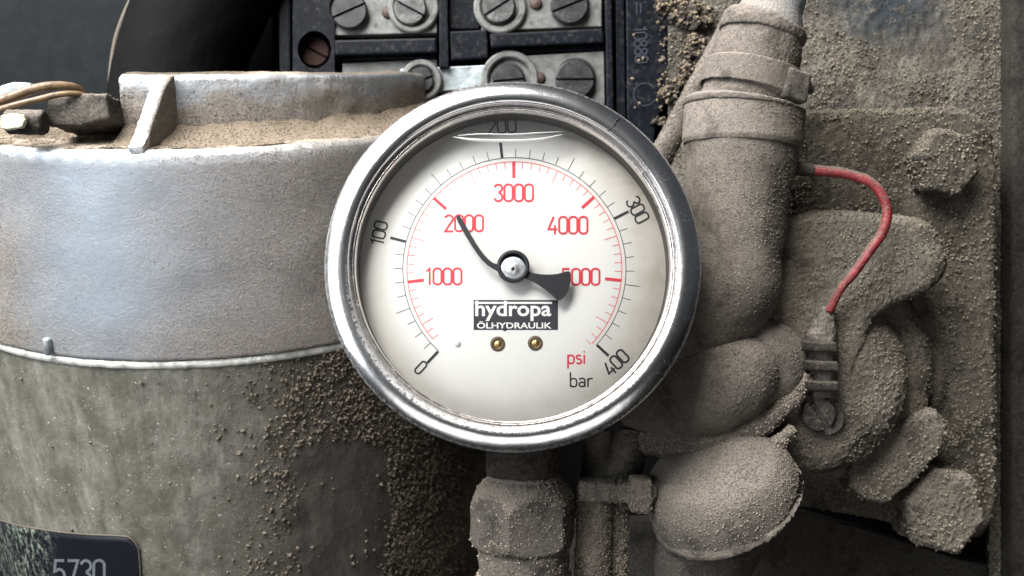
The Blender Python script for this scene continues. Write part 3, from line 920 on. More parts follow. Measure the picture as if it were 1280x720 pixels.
# right cover with moulded marks
slab([(769, -60), (779, -60), (783, 215), (772, 215)], TD - 4, TD - 42, 'plastic', 'cover_strip', 1.5)
cov = slab([(782, -60), (834, -60), (836, 120), (820, 150), (815, 205), (785, 215)], TD - 2, TD - 42, 'plastic', 'moulded_cover', 2)
fT = lambda a, b, l: U(a, b, TD - 2 + .8 + l * 3)
bm = B(); strokes(bm, '10880', 801, 56, 17, 2.0, -87, fT, 46)
ribbon(bm, arcp(806, 118, 14, 14, 30, 330, 24), 1.6, lambda a, b: U(a, b, TD - 1.0))
ribbon(bm, [(801, 4), (801, 16)], 2, lambda a, b: U(a, b, TD - 1.0)); ribbon(bm, [(796, 2), (796, 18)], 1.6, lambda a, b: U(a, b, TD - 1.0))
link('moulded_mark', flatmesh(bm), M['emboss'], cov, smooth=False)

# loose soil caught on the block
soil = B()
for (x, y, r, d) in ((838, 6, 20, -384), (852, 20, 17, -380), (872, 60, 20, -372), (880, 95, 16, -372), (852, 112, 20, -378), (836, 118, 13, -400), (868, 20, 22, -372), (864, 88, 15, -374), (824, 152, 7, -426)):
    bmesh.ops.create_icosphere(soil, subdivisions=3, radius=r * K(d), matrix=Matrix.Translation(U(x, y, d)) @ Matrix.Diagonal((1, .4, .8, 1)))
me = remesh(soil, 2.2, 0, 5, .08, 7, .2, 21)
so = link('soil_clump', me, M['dust_dark'], kind='stuff')
so['label'] = 'crumbly brown soil caught between the terminal block and the hose'; so['category'] = 'soil'
sg_ = grains('soil_crumbs', [so, cov], 9000, (1.0, 4.2), M['grain_brown'], None, lambda px, py, nn: np.where(px < 822, .005, np.clip(.15 + .9 * nn[:, 2] + .5 * (np.sin(px * .37) * np.sin(py * .31)), .04, 1)), 22)
sg_['label'] = 'loose brown crumbs on the soil beside the terminal block'; sg_['category'] = 'soil'

# ------------------------------------------------------------------ pump casting at the right
pump = thing('pump_casting', 'dust-caked cast pump body with flange, round cover and lug at the right', 'pump', U(1120, 700, -330))
bm = B(); out = catmull([(975, 150), (1010, 138), (1100, 136), (1190, 134), (1232, 148), (1246, 190), (1247, 300), (1247, 420), (1247, 560), (1243, 640), (1225, 672), (1190, 668), (1120, 655), (1040, 640), (960, 630)], 4)
prism(bm, [(p[0], p[1]) for p in out], -276, -400, 24, 4)
me = remesh(bm, 3.2, 3, 3, .02, 2.0, .12, 31)
flange = link('flange_plate', me, M['dust_cast'], pump)
for (px, py, rx, ry, d1) in ((1187, 203, 42, 45, -228), (1184, 640, 52, 58, -225)):
    bm = B(); pts = [(px + rx * math.cos(R(a + 12)), py + ry * math.sin(R(a + 12))) for a in range(0, 360, 60)]
    prism(bm, pts, d1, -330, 12, 4)
    link('flange_bolt', remesh(bm, 2.4, 3, 2.5, .03, 1.8, .15, 33 + px % 7), M['dust_cover' if py > 400 else 'dust_cast'], pump)
bolts = [o for o in pump.children if o.name.startswith('flange_bolt')]
# stacked round cover
bm = B(); rings = []
for r, d in ((2, -146), (50, -148), (84, -156), (101, -166), (109, -176), (111, -190), (110, -202), (103, -212), (104, -216), (118, -216), (129, -222), (133, -234), (132, -246), (123, -256), (126, -260), (142, -262), (150, -276), (150, -320)):
    u = (-146 - d) / 174; cx, cy = 1014 + 36 * u, 490 - 46 * u
    rings.append([U(cx + r * math.cos(2 * math.pi * i / 72), cy - r * math.sin(2 * math.pi * i / 72), d) for i in range(72)])
loft(bm, rings)
out = catmull([(950, 268), (1040, 264), (1120, 266), (1165, 278), (1188, 308), (1184, 345), (1160, 368), (1125, 384), (1096, 402), (1080, 440), (1060, 480), (950, 480)], 4)
b2 = B(); prism(b2, [(p[0], p[1]) for p in out], -146, -310, 40, 6); mm = bpy.data.meshes.new('t'); b2.to_mesh(mm); b2.free(); bm.from_mesh(mm); bpy.data.meshes.remove(mm)
me = remesh(bm, 2.2, 1, 4, .018, 1.6, .16, 35)
cover = link('round_cover', me, M['dust_cover'], pump)
bm = B(); prism(bm, [(1060, 590), (1066, 612), (1084, 630), (1108, 633), (1148, 600), (1182, 560), (1188, 530), (1170, 512), (1146, 516), (1100, 552)], -205, -300, 12, 3)
lug = link('mounting_lug', remesh(bm, 2.4, 2, 3, .03, 1.5, .16, 37), M['dust_cover'], pump)
bm = B(); disc(bm, 1024, 518, [(0, -141), (22, -141), (23, -143), (23, -175), (0, -175)], 36)
for sg in (1, -1):
    ca, sa = math.cos(R(-58)), math.sin(R(-58)); P = [(x * 21, sg * max(y * 21, 3.4)) for x, y in [(math.cos(R(10 + 160 * i / 14)), math.sin(R(10 + 160 * i / 14))) for i in range(15)]]
    prism(bm, [(1024 + x * ca - y * sa, 518 - (x * sa + y * ca)) for x, y in P], -134, -142)
link('cover_screw', remesh(bm, 1.3, 1, .8, .1, .8, .3, 39), M['dust_grey'], pump)
grains('crust_crumbs', [flange, lug] + bolts, 60000, (.8, 3.2), M['grain_mid'], pump, lambda px, py, nn: np.clip(.05 + .9 * nn[:, 2] + .8 * patch(px * .8, py * 1.1) ** 1.5, .05, 1) * .85, 41)
grains('crust_grit', [cover], 60000, (.5, 2.3), M['grain_mid'], pump, lambda px, py, nn: np.clip(.1 + .7 * nn[:, 2] + .6 * patch(px * 1.3, py * 1.2) ** 1.5, .05, 1) * .85, 42)
g3 = grains('chassis_grit', [chassis], 60000, (.8, 3.0), M['grain_mid'], None, lambda px, py, nn: np.clip(-.05 + 1.0 * patch(px, py) * patch(px * .43 + 200, py * .6) * 1.6 + .6 * sstep(px, 1170, 1250) - blue(px, py, None) * 1.2, 0, 1), 43)
g3['label'] = 'dark gritty dirt stuck to the chassis plate behind the pump'; g3['category'] = 'grit'

# ribbed cable gland and red wire
gl = thing('cable_gland', 'ribbed dark cable gland at the lower end of the red wire', 'cable gland', U(1025, 495, -150))
bm = B(); tube(bm, [(1036, 384, -134, 8), (1033, 398, -136, 11), (1029, 415, -140, 17), (1026, 430, -142, 20), (1026, 495, -146, 18)], 3, 20)
link('gland_sleeve', remesh(bm, 2, 1, 1.4, .08, 1.2, .25, 44), M['dust_grey'], gl)
for y, dx in ((433, 0), (457, 2), (482, 3)):
    bm = B(); box(bm, U(1023 + dx, y, -126), (44, 30, 14), (0, R(2), 0), 4, 3)
    link('gland_rib', remesh(bm, 1.8, 2, 1, .1, .9, .3, y), M['dust_dark'], gl)
wire = thing('red_wire', 'dusty red insulated wire looping from the elbow down to the cable gland', 'wire', U(1040, 390, -135))
bm = B(); tube(bm, [(1006, 212, -120, 7), (1030, 214, -116, 7), (1060, 218, -110, 6.4), (1088, 228, -104, 6.4), (1104, 247, -100, 6.2), (1109, 268, -98, 6.1), (1103, 291, -98, 6), (1087, 314, -102, 5.8), (1067, 342, -110, 5.5), (1050, 363, -118, 5.2), (1036, 390, -128, 5)], 8, 16)
me = tome(bm); displace(me, .5, .06, .25, .4)
link('wire_insulation', me, M['red_wire'], wire)
bm = B(); tube(bm, [(982, 204, -128, 7.5), (992, 209, -124, 8), (1006, 212, -120, 8.4), (1018, 213, -118, 8)], 4, 16)
link('wire_sleeve', remesh(bm, 1.6, 1, .8, .1, .6, .4, 3), M['dust_dark'], wire)

grains('wire_dust', [bpy.data.objects['wire_insulation']], 2600, (.3, 1.1), M['grain_tan'], wire, lambda px, py, nn: np.clip(.1 + 1.1 * nn[:, 2] - .4 * nn[:, 0] + .5 * sstep(py, 330, 385), 0, 1), 46)

# ------------------------------------------------------------------ elbow fitting with hose and clamp (top right of the gauge)
el = thing('hose_elbow', 'tall dust-coated elbow fitting with hose and band clamp right of the gauge', 'hose fitting', U(900, 440, -140))
HD = -135
bm = B(); tube(bm, [(927, 150, HD, 71), (926, 190, HD, 69), (920, 250, HD, 64), (914, 310, HD, 62), (902, 355, HD - 4, 70), (868, 400, HD - 20, 66), (815, 440, HD - 45, 58), (770, 465, HD - 60, 52)], 8, 40)
elbow = link('elbow_body', remesh(bm, 2.6, 3, 1.6, .03, .5, .25, 51), M['dust_tan'], el)
bm = B(); tube(bm, [(930, 134, HD, 70), (929.6, 137, HD, 74), (927, 178, HD, 74), (926.6, 184, HD, 71)], 1, 44)
ferr = link('ferrule', remesh(bm, 1.8, 0, 1.0, .04, .4, .3, 52), M['dust_tan'], el)
bm = B(); tube(bm, [(930.4, 131, HD, 68), (930, 133, HD, 75.5), (929.4, 138, HD, 76), (929.2, 140, HD, 72)], 1, 44)
link('ferrule_lip', remesh(bm, 1.6, 1, .8, .05, .8, .3, 53), M['dust_tan'], el)
bm = B(); tube(bm, [(930, 138, HD, 58), (937, 108, HD, 55), (944, 80, HD, 54), (953, 42, HD, 50)], 4, 40)
hs = link('hose_end', remesh(bm, 2.2, 1, 1.6, .04, .8, .25, 54), M['dust_tan'], el)
bm = B(); tube(bm, [(952, 47, HD, 50), (952.5, 45, HD, 54), (955, 34, HD, 54), (957, 29, HD, 49)], 3, 40)
link('hose_collar', remesh(bm, 1.8, 1, 1.2, .06, 1, .25, 55), M['dust_tan'], el)
bm = B(); tube(bm, [(958, 36, HD, 46), (964, 14, HD, 40), (974, -10, HD, 35), (982, -60, HD, 34)], 5, 36)
me = remesh(bm, 2.2, 1, 1.2, .04, .4, .25, 56); link('hose_nipple', me, M['steel_blue'], el)
bm = B(); tube(bm, [(936, 118, HD, 57), (936.5, 117, HD, 63), (943.5, 86, HD, 63), (944, 84, HD, 57)], 1, 44)
band = link('clamp_band', remesh(bm, 1.5, 0, .7, .05, .4, .3, 57), M['dust_tan'], el)
bm = B(); box(bm, U(989, 109, HD + 44), (38, 34, 42), (0, R(12), R(18)), 6, 3)
cs = link('clamp_screw_box', remesh(bm, 1.6, 1, 1, .08, .6, .3, 58), M['dust_grey'], el)
bm = B(); tube(bm, [(1000, 108, HD + 36, 10), (1016, 109, HD + 34, 9)], 1, 6)
link('clamp_screw', remesh(bm, 1.3, 1, .6, .1, .6, .3, 59), M['dust_tan'], cs)
grains('elbow_dust', [elbow, ferr, hs], 60000, (.35, 1.4), M['grain_tan'], el, lambda px, py, nn: np.clip(-.05 + .6 * nn[:, 0] + .4 * nn[:, 2] + .7 * patch(px * 1.2, py * .9) ** 1.5, .05, 1), 61)

pipe = thing('thin_pipe', 'thin dust-coated pipe slanting down behind the elbow fitting to the gauge rim', 'pipe', U(830, 210, -190))
bm = B(); tube(bm, [(918, 20, -230, 12), (882, 88, -215, 12.5), (852, 146, -200, 14), (832, 185, -190, 15), (808, 232, -185, 16)], 5, 24)
tp = link('pipe_wall', remesh(bm, 2.0, 1, .8, .05, .6, .25, 62), M['dust_tan'], pipe)
grains('pipe_dust', [tp], 5000, (.4, 1.3), M['grain_tan'], pipe, None, 63)

# ------------------------------------------------------------------ bulbous elbow below it
dome = thing('bulb_elbow', 'rounded dusty rubber elbow with cracked collar below the tall fitting', 'hose elbow', U(900, 530, -170))
bm = B(); tube(bm, [(790, 516, -200, 40), (838, 500, -168, 52), (878, 484, -142, 61), (912, 470, -136, 61), (936, 460, -142, 50), (950, 454, -152, 30)], 6, 40)
dm = link('elbow_wall', remesh(bm, 2.6, 4, 2, .03, .8, .2, 71), M['dust_tan'], dome)
bm = B(); tube(bm, [(905, 466, -196, 58), (918, 462, -190, 68), (938, 454, -186, 73), (958, 446, -186, 70), (972, 438, -188, 56), (980, 432, -192, 40)], 4, 40)
dc_ = link('cracked_collar', remesh(bm, 2.4, 4, 1.6, .03, .6, .2, 72), M['dust_tan'], dome)
grains('elbow_dust', [dm, dc_], 20000, (.5, 1.6), M['grain_tan'], dome, lambda px, py, nn: np.clip(.3 + .6 * nn[:, 2], .1, 1), 73)
bm = B(); tube(bm, [(905, 410, -126, 1.2), (930, 420, -120, 1.6), (950, 435, -117, 1.8), (968, 452, -116, 2), (990, 472, -124, 1.6)], 5, 8)
link('collar_crack', tome(bm), M['plastic_groove'], dome)

cord = thing('dusty_cable', 'dust-coated cable curling under the bulb-shaped elbow toward the gland', 'cable', U(830, 560, -130))  # plain dusty cord; no earth connection is known for it
bm = B(); tube(bm, [(800, 552, -160, 17), (850, 554, -145, 17), (900, 552, -130, 17), (935, 540, -124, 15), (965, 520, -124, 14), (992, 494, -130, 13), (1006, 470, -140, 12)], 6, 20)
c1 = link('cable_strand', remesh(bm, 2.2, 1, 2.4, .06, 1.4, .22, 74), M['dust_grey'], cord)
bm = B(); tube(bm, [(920, 574, -112, 12), (945, 576, -110, 13), (965, 562, -112, 11), (980, 548, -118, 9), (992, 538, -125, 9)], 5, 16)
c2 = link('cable_strand', remesh(bm, 2, 1, 1.4, .08, 1.2, .25, 75), M['dust_grey'], cord)
grains('cord_crumbs', [c1, c2], 9000, (.6, 2.2), M['grain_light'], cord, lambda px, py, nn: np.clip(.3 + .6 * nn[:, 2], .1, 1), 76)

# ------------------------------------------------------------------ lower elbow
low = thing('lower_elbow', 'large dusty elbow with open rim at the bottom right of the gauge', 'hose elbow', U(880, 760, -140))
bm = B(); tube(bm, [(882, 573, -98, 30), (884, 577, -100, 62), (888, 587, -105, 83), (895, 603, -113, 93), (904, 619, -122, 96), (907, 624, -125, 96)], 5, 52)
tube(bm, [(915, 622, -112, 46), (948, 606, -108, 36), (968, 600, -110, 30), (972, 598, -112, 26)], 4, 28)
lw = link('elbow_wall', remesh(bm, 2.4, 3, 1.6, .03, .5, .25, 81), M['dust_tan'], low)
bm = B(); tube(bm, [(906, 621, -123, 95), (906.8, 623, -124, 98.6), (908.5, 626.5, -126.3, 98.6), (909.3, 628, -127, 95)], 1, 52)
lc = link('open_rim', remesh(bm, 1.8, 1, 1.6, .04, .8, .25, 82), M['dust_tan'], low)
bm = B(); tube(bm, [(900, 628, -140, 82), (890, 660, -152, 70), (878, 700, -155, 62), (875, 740, -165, 58), (874, 800, -165, 58)], 4, 44)
link('lower_pipe', remesh(bm, 2.4, 1, .8, .05, .6, .25, 83), M['dust_grey'], low)
grains('elbow_dust', [lw], 26000, (.5, 1.7), M['grain_tan'], low, lambda px, py, nn: np.clip(.3 + .6 * nn[:, 2], .1, 1), 84)

# ------------------------------------------------------------------ clamp and twin pipe beside the hex nut
tw = thing('pipe_clamp', 'dust-coated clamp holding two upright pipes between the hex nut and lower elbow', 'pipe clamp', U(750, 760, -130))
bm = B(); box(bm, U(757, 612, -112), (74, 56, 24), (0, R(2), 0), 5, 3)
k1 = link('clamp_cap', remesh(bm, 2, 2, 1.6, .06, 1.2, .22, 91), M['dust_tan'], tw)
bm = B(); box(bm, U(800, 618, -98), (28, 44, 44), (0, R(2), 0), 6, 3)
k2 = link('clamp_bolt', remesh(bm, 2, 2, 1.6, .06, 1.2, .22, 92), M['dust_tan'], tw)
bm = B(); tube(bm, [(813, 618, -98, 15), (820, 618, -98, 14)], 1, 6)
link('bolt_washer', remesh(bm, 1.8, 1, .6, .1, .8, .3, 93), M['dust_grey'], k2)
bm = B(); tube(bm, [(743, 618, -118, 21), (741, 700, -118, 22), (740, 790, -118, 22)], 3, 28)
k3 = link('upright_pipe', remesh(bm, 2, 1, 1.4, .05, .8, .22, 94), M['dust_tan'], tw)
bm = B(); tube(bm, [(774, 620, -128, 12), (773, 700, -128, 12), (772, 790, -128, 12)], 3, 24)
k4 = link('upright_pipe', remesh(bm, 2, 1, 1.4, .06, .9, .22, 95), M['dust_grey'], tw)
bm = B(); tube(bm, [(790, 540, -170, 22), (782, 575, -160, 24), (770, 606, -150, 26)], 4, 24)
k5 = link('upper_pipe', remesh(bm, 2.4, 1, 1.4, .05, .8, .22, 96), M['dust_grey'], tw)
bm = B(); tube(bm, [(748, 540, -180, 18), (748, 575, -170, 20), (748, 606, -150, 22)], 4, 24)
k6 = link('upper_pipe', remesh(bm, 2.4, 1, 1.4, .05, .8, .22, 97), M['dust_grey'], tw)
grains('clamp_dust', [k1, k2, k3, k4], 22000, (.5, 1.8), M['grain_light'], tw, lambda px, py, nn: np.clip(.35 + .6 * nn[:, 2], .12, 1), 98)

# ------------------------------------------------------------------ hex coupling under the gauge
nut = thing('hex_coupling', 'dusty hexagonal coupling nut on the stem below the gauge', 'hex nut', U(655, 760, -100))
ND = -105
CN = U(654, 645, ND)
bm = B()


def hexring(z, rad, n=6, rot=30): return [Vector((CN.x + rad * math.cos(R(rot + 360 / n * i)), CN.y - 0 + rad * math.sin(R(rot + 360 / n * i)), CN.z + z)) for i in range(n)]


def hexlathe(bm, levels):
    """hexagon cut by a cone: rounded chamfers as on a real nut"""
    N = 72; V = []
    for z, cone in levels:
        r = []
        for i in range(N):
            a = 2 * math.pi * i / N; aa = (a - R(15)) % (math.pi / 3) - math.pi / 6
            hexr = 64 / math.cos(aa); rr = min(hexr, cone); r.append(Vector((CN.x + rr * math.cos(a + R(0)), CN.y + rr * math.sin(a + R(0)), CN.z + z)))
        V.append(r)
    loft(bm, V)


hexlathe(bm, [(50, 50), (46, 56), (38, 62), (31, 66), (24, 70), (17, 74), (12, 77), (-24, 77), (-29, 74), (-35, 70), (-39, 66), (-42, 60), (-43, 54)])
n1_ = link('nut', remesh(bm, 1.7, 0, .8, .05, .5, .25, 101), M['dust_grey'], nut)
bm = B(); tube(bm, [(655, 604, ND, 47), (655, 597, ND, 47), (655, 593, ND, 44)], 1, 40)
n2_ = link('thread_collar', remesh(bm, 2, 1, 1, .06, 1, .22, 102), M['dust_grey'], nut)
bm = B(); tube(bm, [(655, 676, ND, 57), (655, 716, ND, 56), (655, 720, ND, 60), (655, 790, ND, 60)], 1, 44)
n3_ = link('lower_sleeve', remesh(bm, 2.2, 1, 1, .06, .7, .22, 103), M['dust_grey'], nut)
grains('nut_dust', [n1_, n2_, n3_], 22000, (.5, 1.9), M['grain_light'], nut, lambda px, py, nn: np.clip(.12 + 1.2 * nn[:, 2], .08, 1), 104)

# ------------------------------------------------------------------ pressure gauge
GX, GY = 641.0, 325.0
GT = R(9)                                                    # the gauge leans back a little
G0 = U(GX, GY, 0); GN = Vector((0, -math.cos(GT), math.sin(GT))); GU = Vector((0, math.sin(GT), math.cos(GT)))


def gp(px, py, h):
    """point seen at a pixel on the plane h above the rim face of the tilted gauge"""
    o_ = Vector((0, -D, 0)); dr = U(px, py, 0) - o_
    return o_ + dr * ((h - (o_ - G0).dot(GN)) / dr.dot(GN))


def gdisc(bm, px, py, prof, seg=32):
    lathe(bm, [(r, h) for r, h in prof], gp(px, py, prof[0][1]) - GN * prof[0][1], GN, FX, GU, seg)


def gprism(bm, pts, h1, h0):
    f = [bm.verts.new(gp(x, y, h1)) for x, y in pts]; b = [bm.verts.new(v.co - GN * (h1 - h0)) for v in f]; n = len(f)
    bm.faces.new(f); bm.faces.new(b[::-1])
    for i in range(n): bm.faces.new((f[i], b[i], b[(i + 1) % n], f[(i + 1) % n]))


ga = thing('pressure_gauge', 'round steel-rimmed pressure gauge with white dial and black pointer', 'pressure gauge', U(650, 600, -110))
bm = B(); lathe(bm, [(0, -185), (196, -185), (205, -176), (208, -60), (208, -42)], G0, GN, FX, GU, 96)
link('gauge_case', tome(bm), M['case'], ga)
bm = B(); tube(bm, [(655, 520, -108, 48), (655, 592, -108, 48)], 1, 40)
link('gauge_stem', remesh(bm, 2.4, 1, .6, .05, .6, .2, 111), M['dust_dark'], ga)
C = G0
prof = [(214, -50), (234, -50), (237.5, -46)]
rs = [237.5, 237.3, 236.9, 236.3, 235.4, 234.2] + [234.2 - i for i in range(1, 28)]
al = lambda r: np.interp(r, [207, 219, 234.2, 236, 237.2, 237.6], [-32, 11, 31, 50, 72, 86])
hs_ = [0.0]
for a, b in zip(rs, rs[1:]): hs_.append(hs_[-1] + (a - b) * math.tan(R(float(al((a + b) / 2)))))
top_ = max(hs_); prof += [(r, h - top_) for r, h in zip(rs, hs_)]
prof += [(206.4, prof[-1][1] - 3), (205.5, -15), (204.2, -16)]
SEG = 256
bm = B(); lathe(bm, prof, C, GN, FX, GU, SEG)
me = tome(bm); displace(me, .35, .02, .08, .12, 8)


def bdirt(px, py, co):
    q = co - np.array(C); x = q[:, 0]; z = q @ np.array(GU); r = np.sqrt(x ** 2 + z ** 2)
    low_ = np.clip(-z / 200 + .15, .0, 1)
    return np.clip((1 - sstep(r, 208, 210 + 7 * low_)) * (.02 + low_) * 1.2 + .5 * sstep(r, 233, 237), 0, 1)


bez = link('bezel', me, M['chrome'], ga, attrs={'dirt': bdirt})
bm = B(); lathe(bm, [(204.6, -22), (204.3, -14), (203, -12), (200.5, -12), (199.3, -14), (199, -24)], C, GN, FX, GU, SEG)
me = tome(bm); displace(me, .3, .03)
link('inner_lip', me, M['lip_steel'], bez)
bm = B(); lathe(bm, [(199.5, -16), (199.5, -66)], C, GN, FX, GU, SEG)
link('inner_wall', tome(bm), M['gasket'], ga)
bm = B(); v = [gp(x, y, h) for x, y, h in ((761, 163, -1.6), (764, 160, .2), (768, 157, .7), (769, 152, .3), (774, 148, -2.2))]
loft(bm, [[c + Vector((math.cos(a), 0, math.sin(a))) * 1.3 + GN * math.sin(a * 2) * .3 for a in (0, 1.26, 2.5, 3.77, 5.03)] for c in v])
link('rim_nick', tome(bm), M['plastic_groove'], bez)
DD = -54.0
rings = [0.01] + [i * 204 / 60 for i in range(1, 61)]
bm = B(); lathe(bm, [(r, DD) for r in rings], C, GN, FX, GU, 160)
rim_tone = lambda px, py, co: np.clip(sstep(np.sqrt((px - 632) ** 2 + (py - 330) ** 2), 115, 205) * (.60 + .45 * sstep(px - py * .2, 520, 760)) * 1.0, 0, 1)  # dial colour turns greyer and warmer toward the rim, most at the right
dial = link('dial_plate', flatmesh(bm), M['dial'], ga, attrs={'rim_tone': rim_tone})
fD = lambda a, b, l=0: gp(a, b, DD + .35 + l)
DX, DY = 643.0, 336.5


def pol(r, ang): return (DX + r * math.sin(R(ang)), DY - r * math.cos(R(ang)))


barang = lambda v: -137.1 if v == 0 else -6.3 + (v - 200) * .6945
psiang = lambda v: -.4 + (v - 3000) * .0482
bm = B(); ribbon(bm, [pol(139.5, a) for a in np.linspace(-137.1, 133, 160)], 1.0, fD)
for v in range(20, 400, 10):
    if v % 100: ribbon(bm, [pol(139.9, barang(v)), pol(158 if v % 50 == 0 else 150.5, barang(v))], .85, lambda a, b: fD(a, b, .1))
link('bar_scale', flatmesh(bm), M['print_thin'], dial, smooth=False)
for v in (0, 100, 200, 300, 400):
    bm = B(); ribbon(bm, [pol(140.2, barang(v)), pol(160, barang(v))], 3.4, lambda a, b: fD(a, b, .2))
    link('bar_mark', flatmesh(bm), M['print_black'], dial, smooth=False)
bm = B(); ribbon(bm, [pol(134.3, a) for a in np.linspace(-130.6, 134, 160)], 1.1, fD)
for v in range(300, 5900, 100):
    if v % 1000: ribbon(bm, [pol(133.9, psiang(v)), pol(118 if v % 500 == 0 else 125.5, psiang(v))], .85, lambda a, b: fD(a, b, .1))
link('psi_scale', flatmesh(bm), M['print_pink'], dial, smooth=False)
for v in range(1000, 6000, 1000):
    bm = B(); ribbon(bm, [pol(134.5, psiang(v)), pol(114, psiang(v))], 3.8, lambda a, b: fD(a, b, .2))
    link('psi_mark', flatmesh(bm), M['print_red'], dial, smooth=False)
for t_, x, y, h, wd, w_, rot, mt in (('0', 526, 459.5, 19, 9.5, 2.2, -43, 'print_black'), ('100', 474, 291, 17.5, 30, 2.1, 78, 'print_black'), ('200', 627, 158, 18, 38, 2.1, 5, 'print_black'),
                                     ('300', 797, 262, 19, 34, 2.2, -62, 'print_black'), ('400', 770, 453, 19, 34, 2.4, 43, 'print_black'), ('bar', 726.5, 474.5, 19, 30, 1.9, 0, 'print_black'),
                                     ('1000', 555, 345.5, 22, 46, 2.5, 0, 'print_red'), ('2000', 580, 279, 22, 50, 2.5, 0, 'print_red'), ('3000', 642, 241, 23, 51, 2.6, 0, 'print_red'),
                                     ('4000', 710, 281.5, 23, 51, 2.6, 0, 'print_red'), ('5000', 726, 346, 22, 49, 2.6, 0, 'print_red'), ('psi', 720.5, 445.5, 19, 24, 2.2, 0, 'print_red')):
    bm = B(); strokes(bm, t_, x, y, h, w_, rot, fD, wd)
    link('lettering' if t_ in ('bar', 'psi') else 'numeral', flatmesh(bm), M[mt], dial, smooth=False)
# logo box
bm = B(); v = [bm.verts.new(fD(*p)) for p in ((592, 375), (697.5, 375), (697.5, 412.5), (592, 412.5))]; bm.faces.new(v)
logo = link('logo_box', flatmesh(bm), M['logo'], dial, smooth=False)


def font(txt, x0, x1, ybase, height, refh, off, mat, name, extra=None):
    cu = bpy.data.curves.new('f', 'FONT'); cu.body = txt; cu.size = 1; cu.offset = off; cu.resolution_u = 3
    ob = bpy.data.objects.new('t', cu); COL.objects.link(ob); dg = bpy.context.evaluated_depsgraph_get(); dg.update()
    me = bpy.data.meshes.new_from_object(ob.evaluated_get(dg)); bpy.data.objects.remove(ob)
    xs_ = [v.co.x for v in me.vertices]; a, b = min(xs_), max(xs_)
    for i, v in enumerate(me.vertices):
        X = x0 + (v.co.x - a) / (b - a) * (x1 - x0); Y = ybase - v.co.y * height / refh; v.co = fD(X, Y, .35)
    bm = B(); bm.from_mesh(me); bpy.data.meshes.remove(me)
    if extra: extra(bm)
    return link(name, flatmesh(bm), M[mat], logo, smooth=False)


font('hydropa', 594, 689, 394.6, 13.2, .5, .022, 'print_white', 'lettering', lambda bm: ribbon(bm, [(593.5, 378.6), (690, 378.6)], 2.6, lambda a, b: fD(a, b, .5)))
font('ÖLHYDRAULIK', 596, 689.5, 410.4, 7.2, .7, .022, 'print_white', 'lettering')
# screws in the dial
for i, (x, y) in enumerate(((622, 430), (669, 429))):
    bm = B(); gdisc(bm, x, y, [(9.6, DD + .2), (9.4, DD + 1.5), (8, DD + 3), (6.2, DD + 3), (5.2, DD + 1.5)])
    link('brass_eyelet', tome(bm), M['brass_dark'], dial)
    bm = B(); gdisc(bm, x + .6, y + 1, [(5.4, DD + .6), (3, DD + 1.6), (0, DD + 1.8)], 20); link('brass_dimple', tome(bm), M['brass'], dial)
bm = B(); gdisc(bm, 571.5, 429.5, [(4, DD), (4, DD + 2), (3, DD + 3.6), (0, DD + 4)], 20); link('stop_pin', tome(bm), M['print_white'], dial)
bm = B(); gdisc(bm, 631, 411, [(3, DD + .6), (2.2, DD + 1.7), (0, DD + 2)], 16); link('dial_pip', tome(bm), M['logo'], dial)
# pointer
PD = DD + 19
pt = [(570.5, 270.5), (574.5, 269.5), (584, 285), (595, 304), (605, 318), (616, 328.5), (630, 333), (630, 342), (615, 335.5), (603, 325.5), (592, 310.5), (581, 293), (572, 277)]
bm = B(); gprism(bm, [tuple(p) for p in catmull(pt + [pt[0]], 2)][:-1], PD, PD - 1.6)
po = link('pointer', tome(bm), M['pointer'], ga, smooth=False)
pt = [(655, 335), (664, 340.5), (678, 343), (696, 342.5), (711.5, 339), (713.5, 348), (711.5, 360), (706, 370), (698, 375.5), (688, 367), (676, 358), (664, 351), (655, 347)]
bm = B(); gprism(bm, [tuple(p) for p in catmull(pt + [pt[0]], 3)][:-1], PD, PD - 1.6)
link('counterweight', tome(bm), M['pointer'], po, smooth=False)
bm = B(); gdisc(bm, 641.5, 336.5, [(12, DD), (12, PD - 5), (21, PD - 5), (21, PD + 3.5), (19.7, PD + 5), (16.4, PD + 5), (15.8, PD + 3.2)], 48)
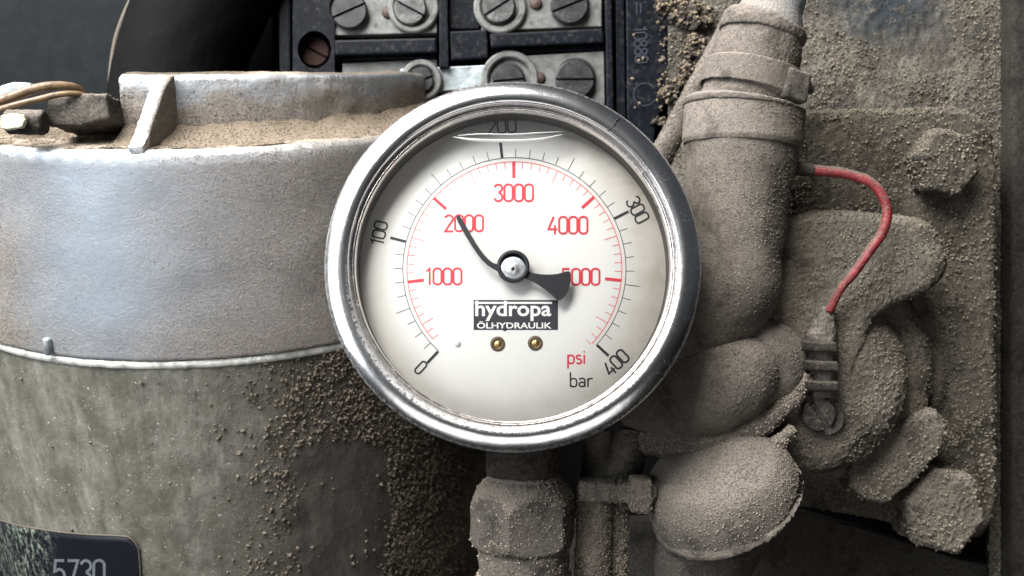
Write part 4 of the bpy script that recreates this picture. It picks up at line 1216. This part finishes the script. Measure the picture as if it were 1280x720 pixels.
link('hub_ring', tome(bm), M['pointer'], po)
bm = B(); gdisc(bm, 641.5, 336.5, [(16.1, PD + 3.4), (10, PD + 4.0), (4, PD + 3.9), (3.6, PD + 4.6), (2.6, PD + 4.6), (2.2, PD + 3.2), (0, PD + 3.2)], 48)
link('hub_cap', tome(bm), M['hub'], po)
bm = B(); gdisc(bm, 641.5, 336.5, [(2.3, PD + 3.6), (1.9, PD + 4.2), (0, PD + 4.4)], 12)
link('hub_pin', tome(bm), M['rust_dot'], po)
# air pocket at the top of the filling liquid
bm = B(); V0 = []
OC = gp(GX, GY, -22)
for i in range(41):
    x = 553 + (731 - 553) * i / 40
    yt = 338 - math.sqrt(max(197 ** 2 - (x - 642) ** 2, 0)) * .965
    yb = max(169 - 6 * ((x - 641) / 96) ** 2, yt + .5); V0.append((bm.verts.new(gp(x, yt, -24)), bm.verts.new(gp(x, yb, -24))))
for a, b in zip(V0, V0[1:]): bm.faces.new((a[0], b[0], b[1], a[1]))
link('air_pocket', flatmesh(bm), M['air'], ga, smooth=False)


def gtube(bm, pts, n, seg):
    q = catmull(pts, n); rr = [p[2] for p in q]; C_ = [gp(p[0], p[1], -23.5) for p in q]
    loft(bm, [[c + (GU * math.cos(a) + GN * math.sin(a) * .4) * r for a in [2 * math.pi * k / seg for k in range(seg)]] for c, r in zip(C_, rr)])


bm = B()
gtube(bm, [(566, 171, .5), (590, 174.5, 2.0), (630, 176, 2.5), (670, 174.5, 2.0), (704, 168, .6)], 8, 10)
gtube(bm, [(572, 169.5, .4), (600, 167.5, .9), (640, 168, 1.1), (675, 166, 1.0), (704, 164.5, .4)], 8, 10)
link('liquid_edge', tome(bm), M['meniscus'], ga)
# domed glass
bm = B(); lathe(bm, [(.01, -10)] + [(200.5 * i / 24, -10 - 6 * (i / 24) ** 2) for i in range(1, 25)], C, GN, FX, GU, 128)
link('glass_lens', tome(bm), M['glass'], ga)
print('objects', len(bpy.data.objects), 'tris', sum(len(o.data.polygons) for o in bpy.data.objects if o.type == 'MESH'))
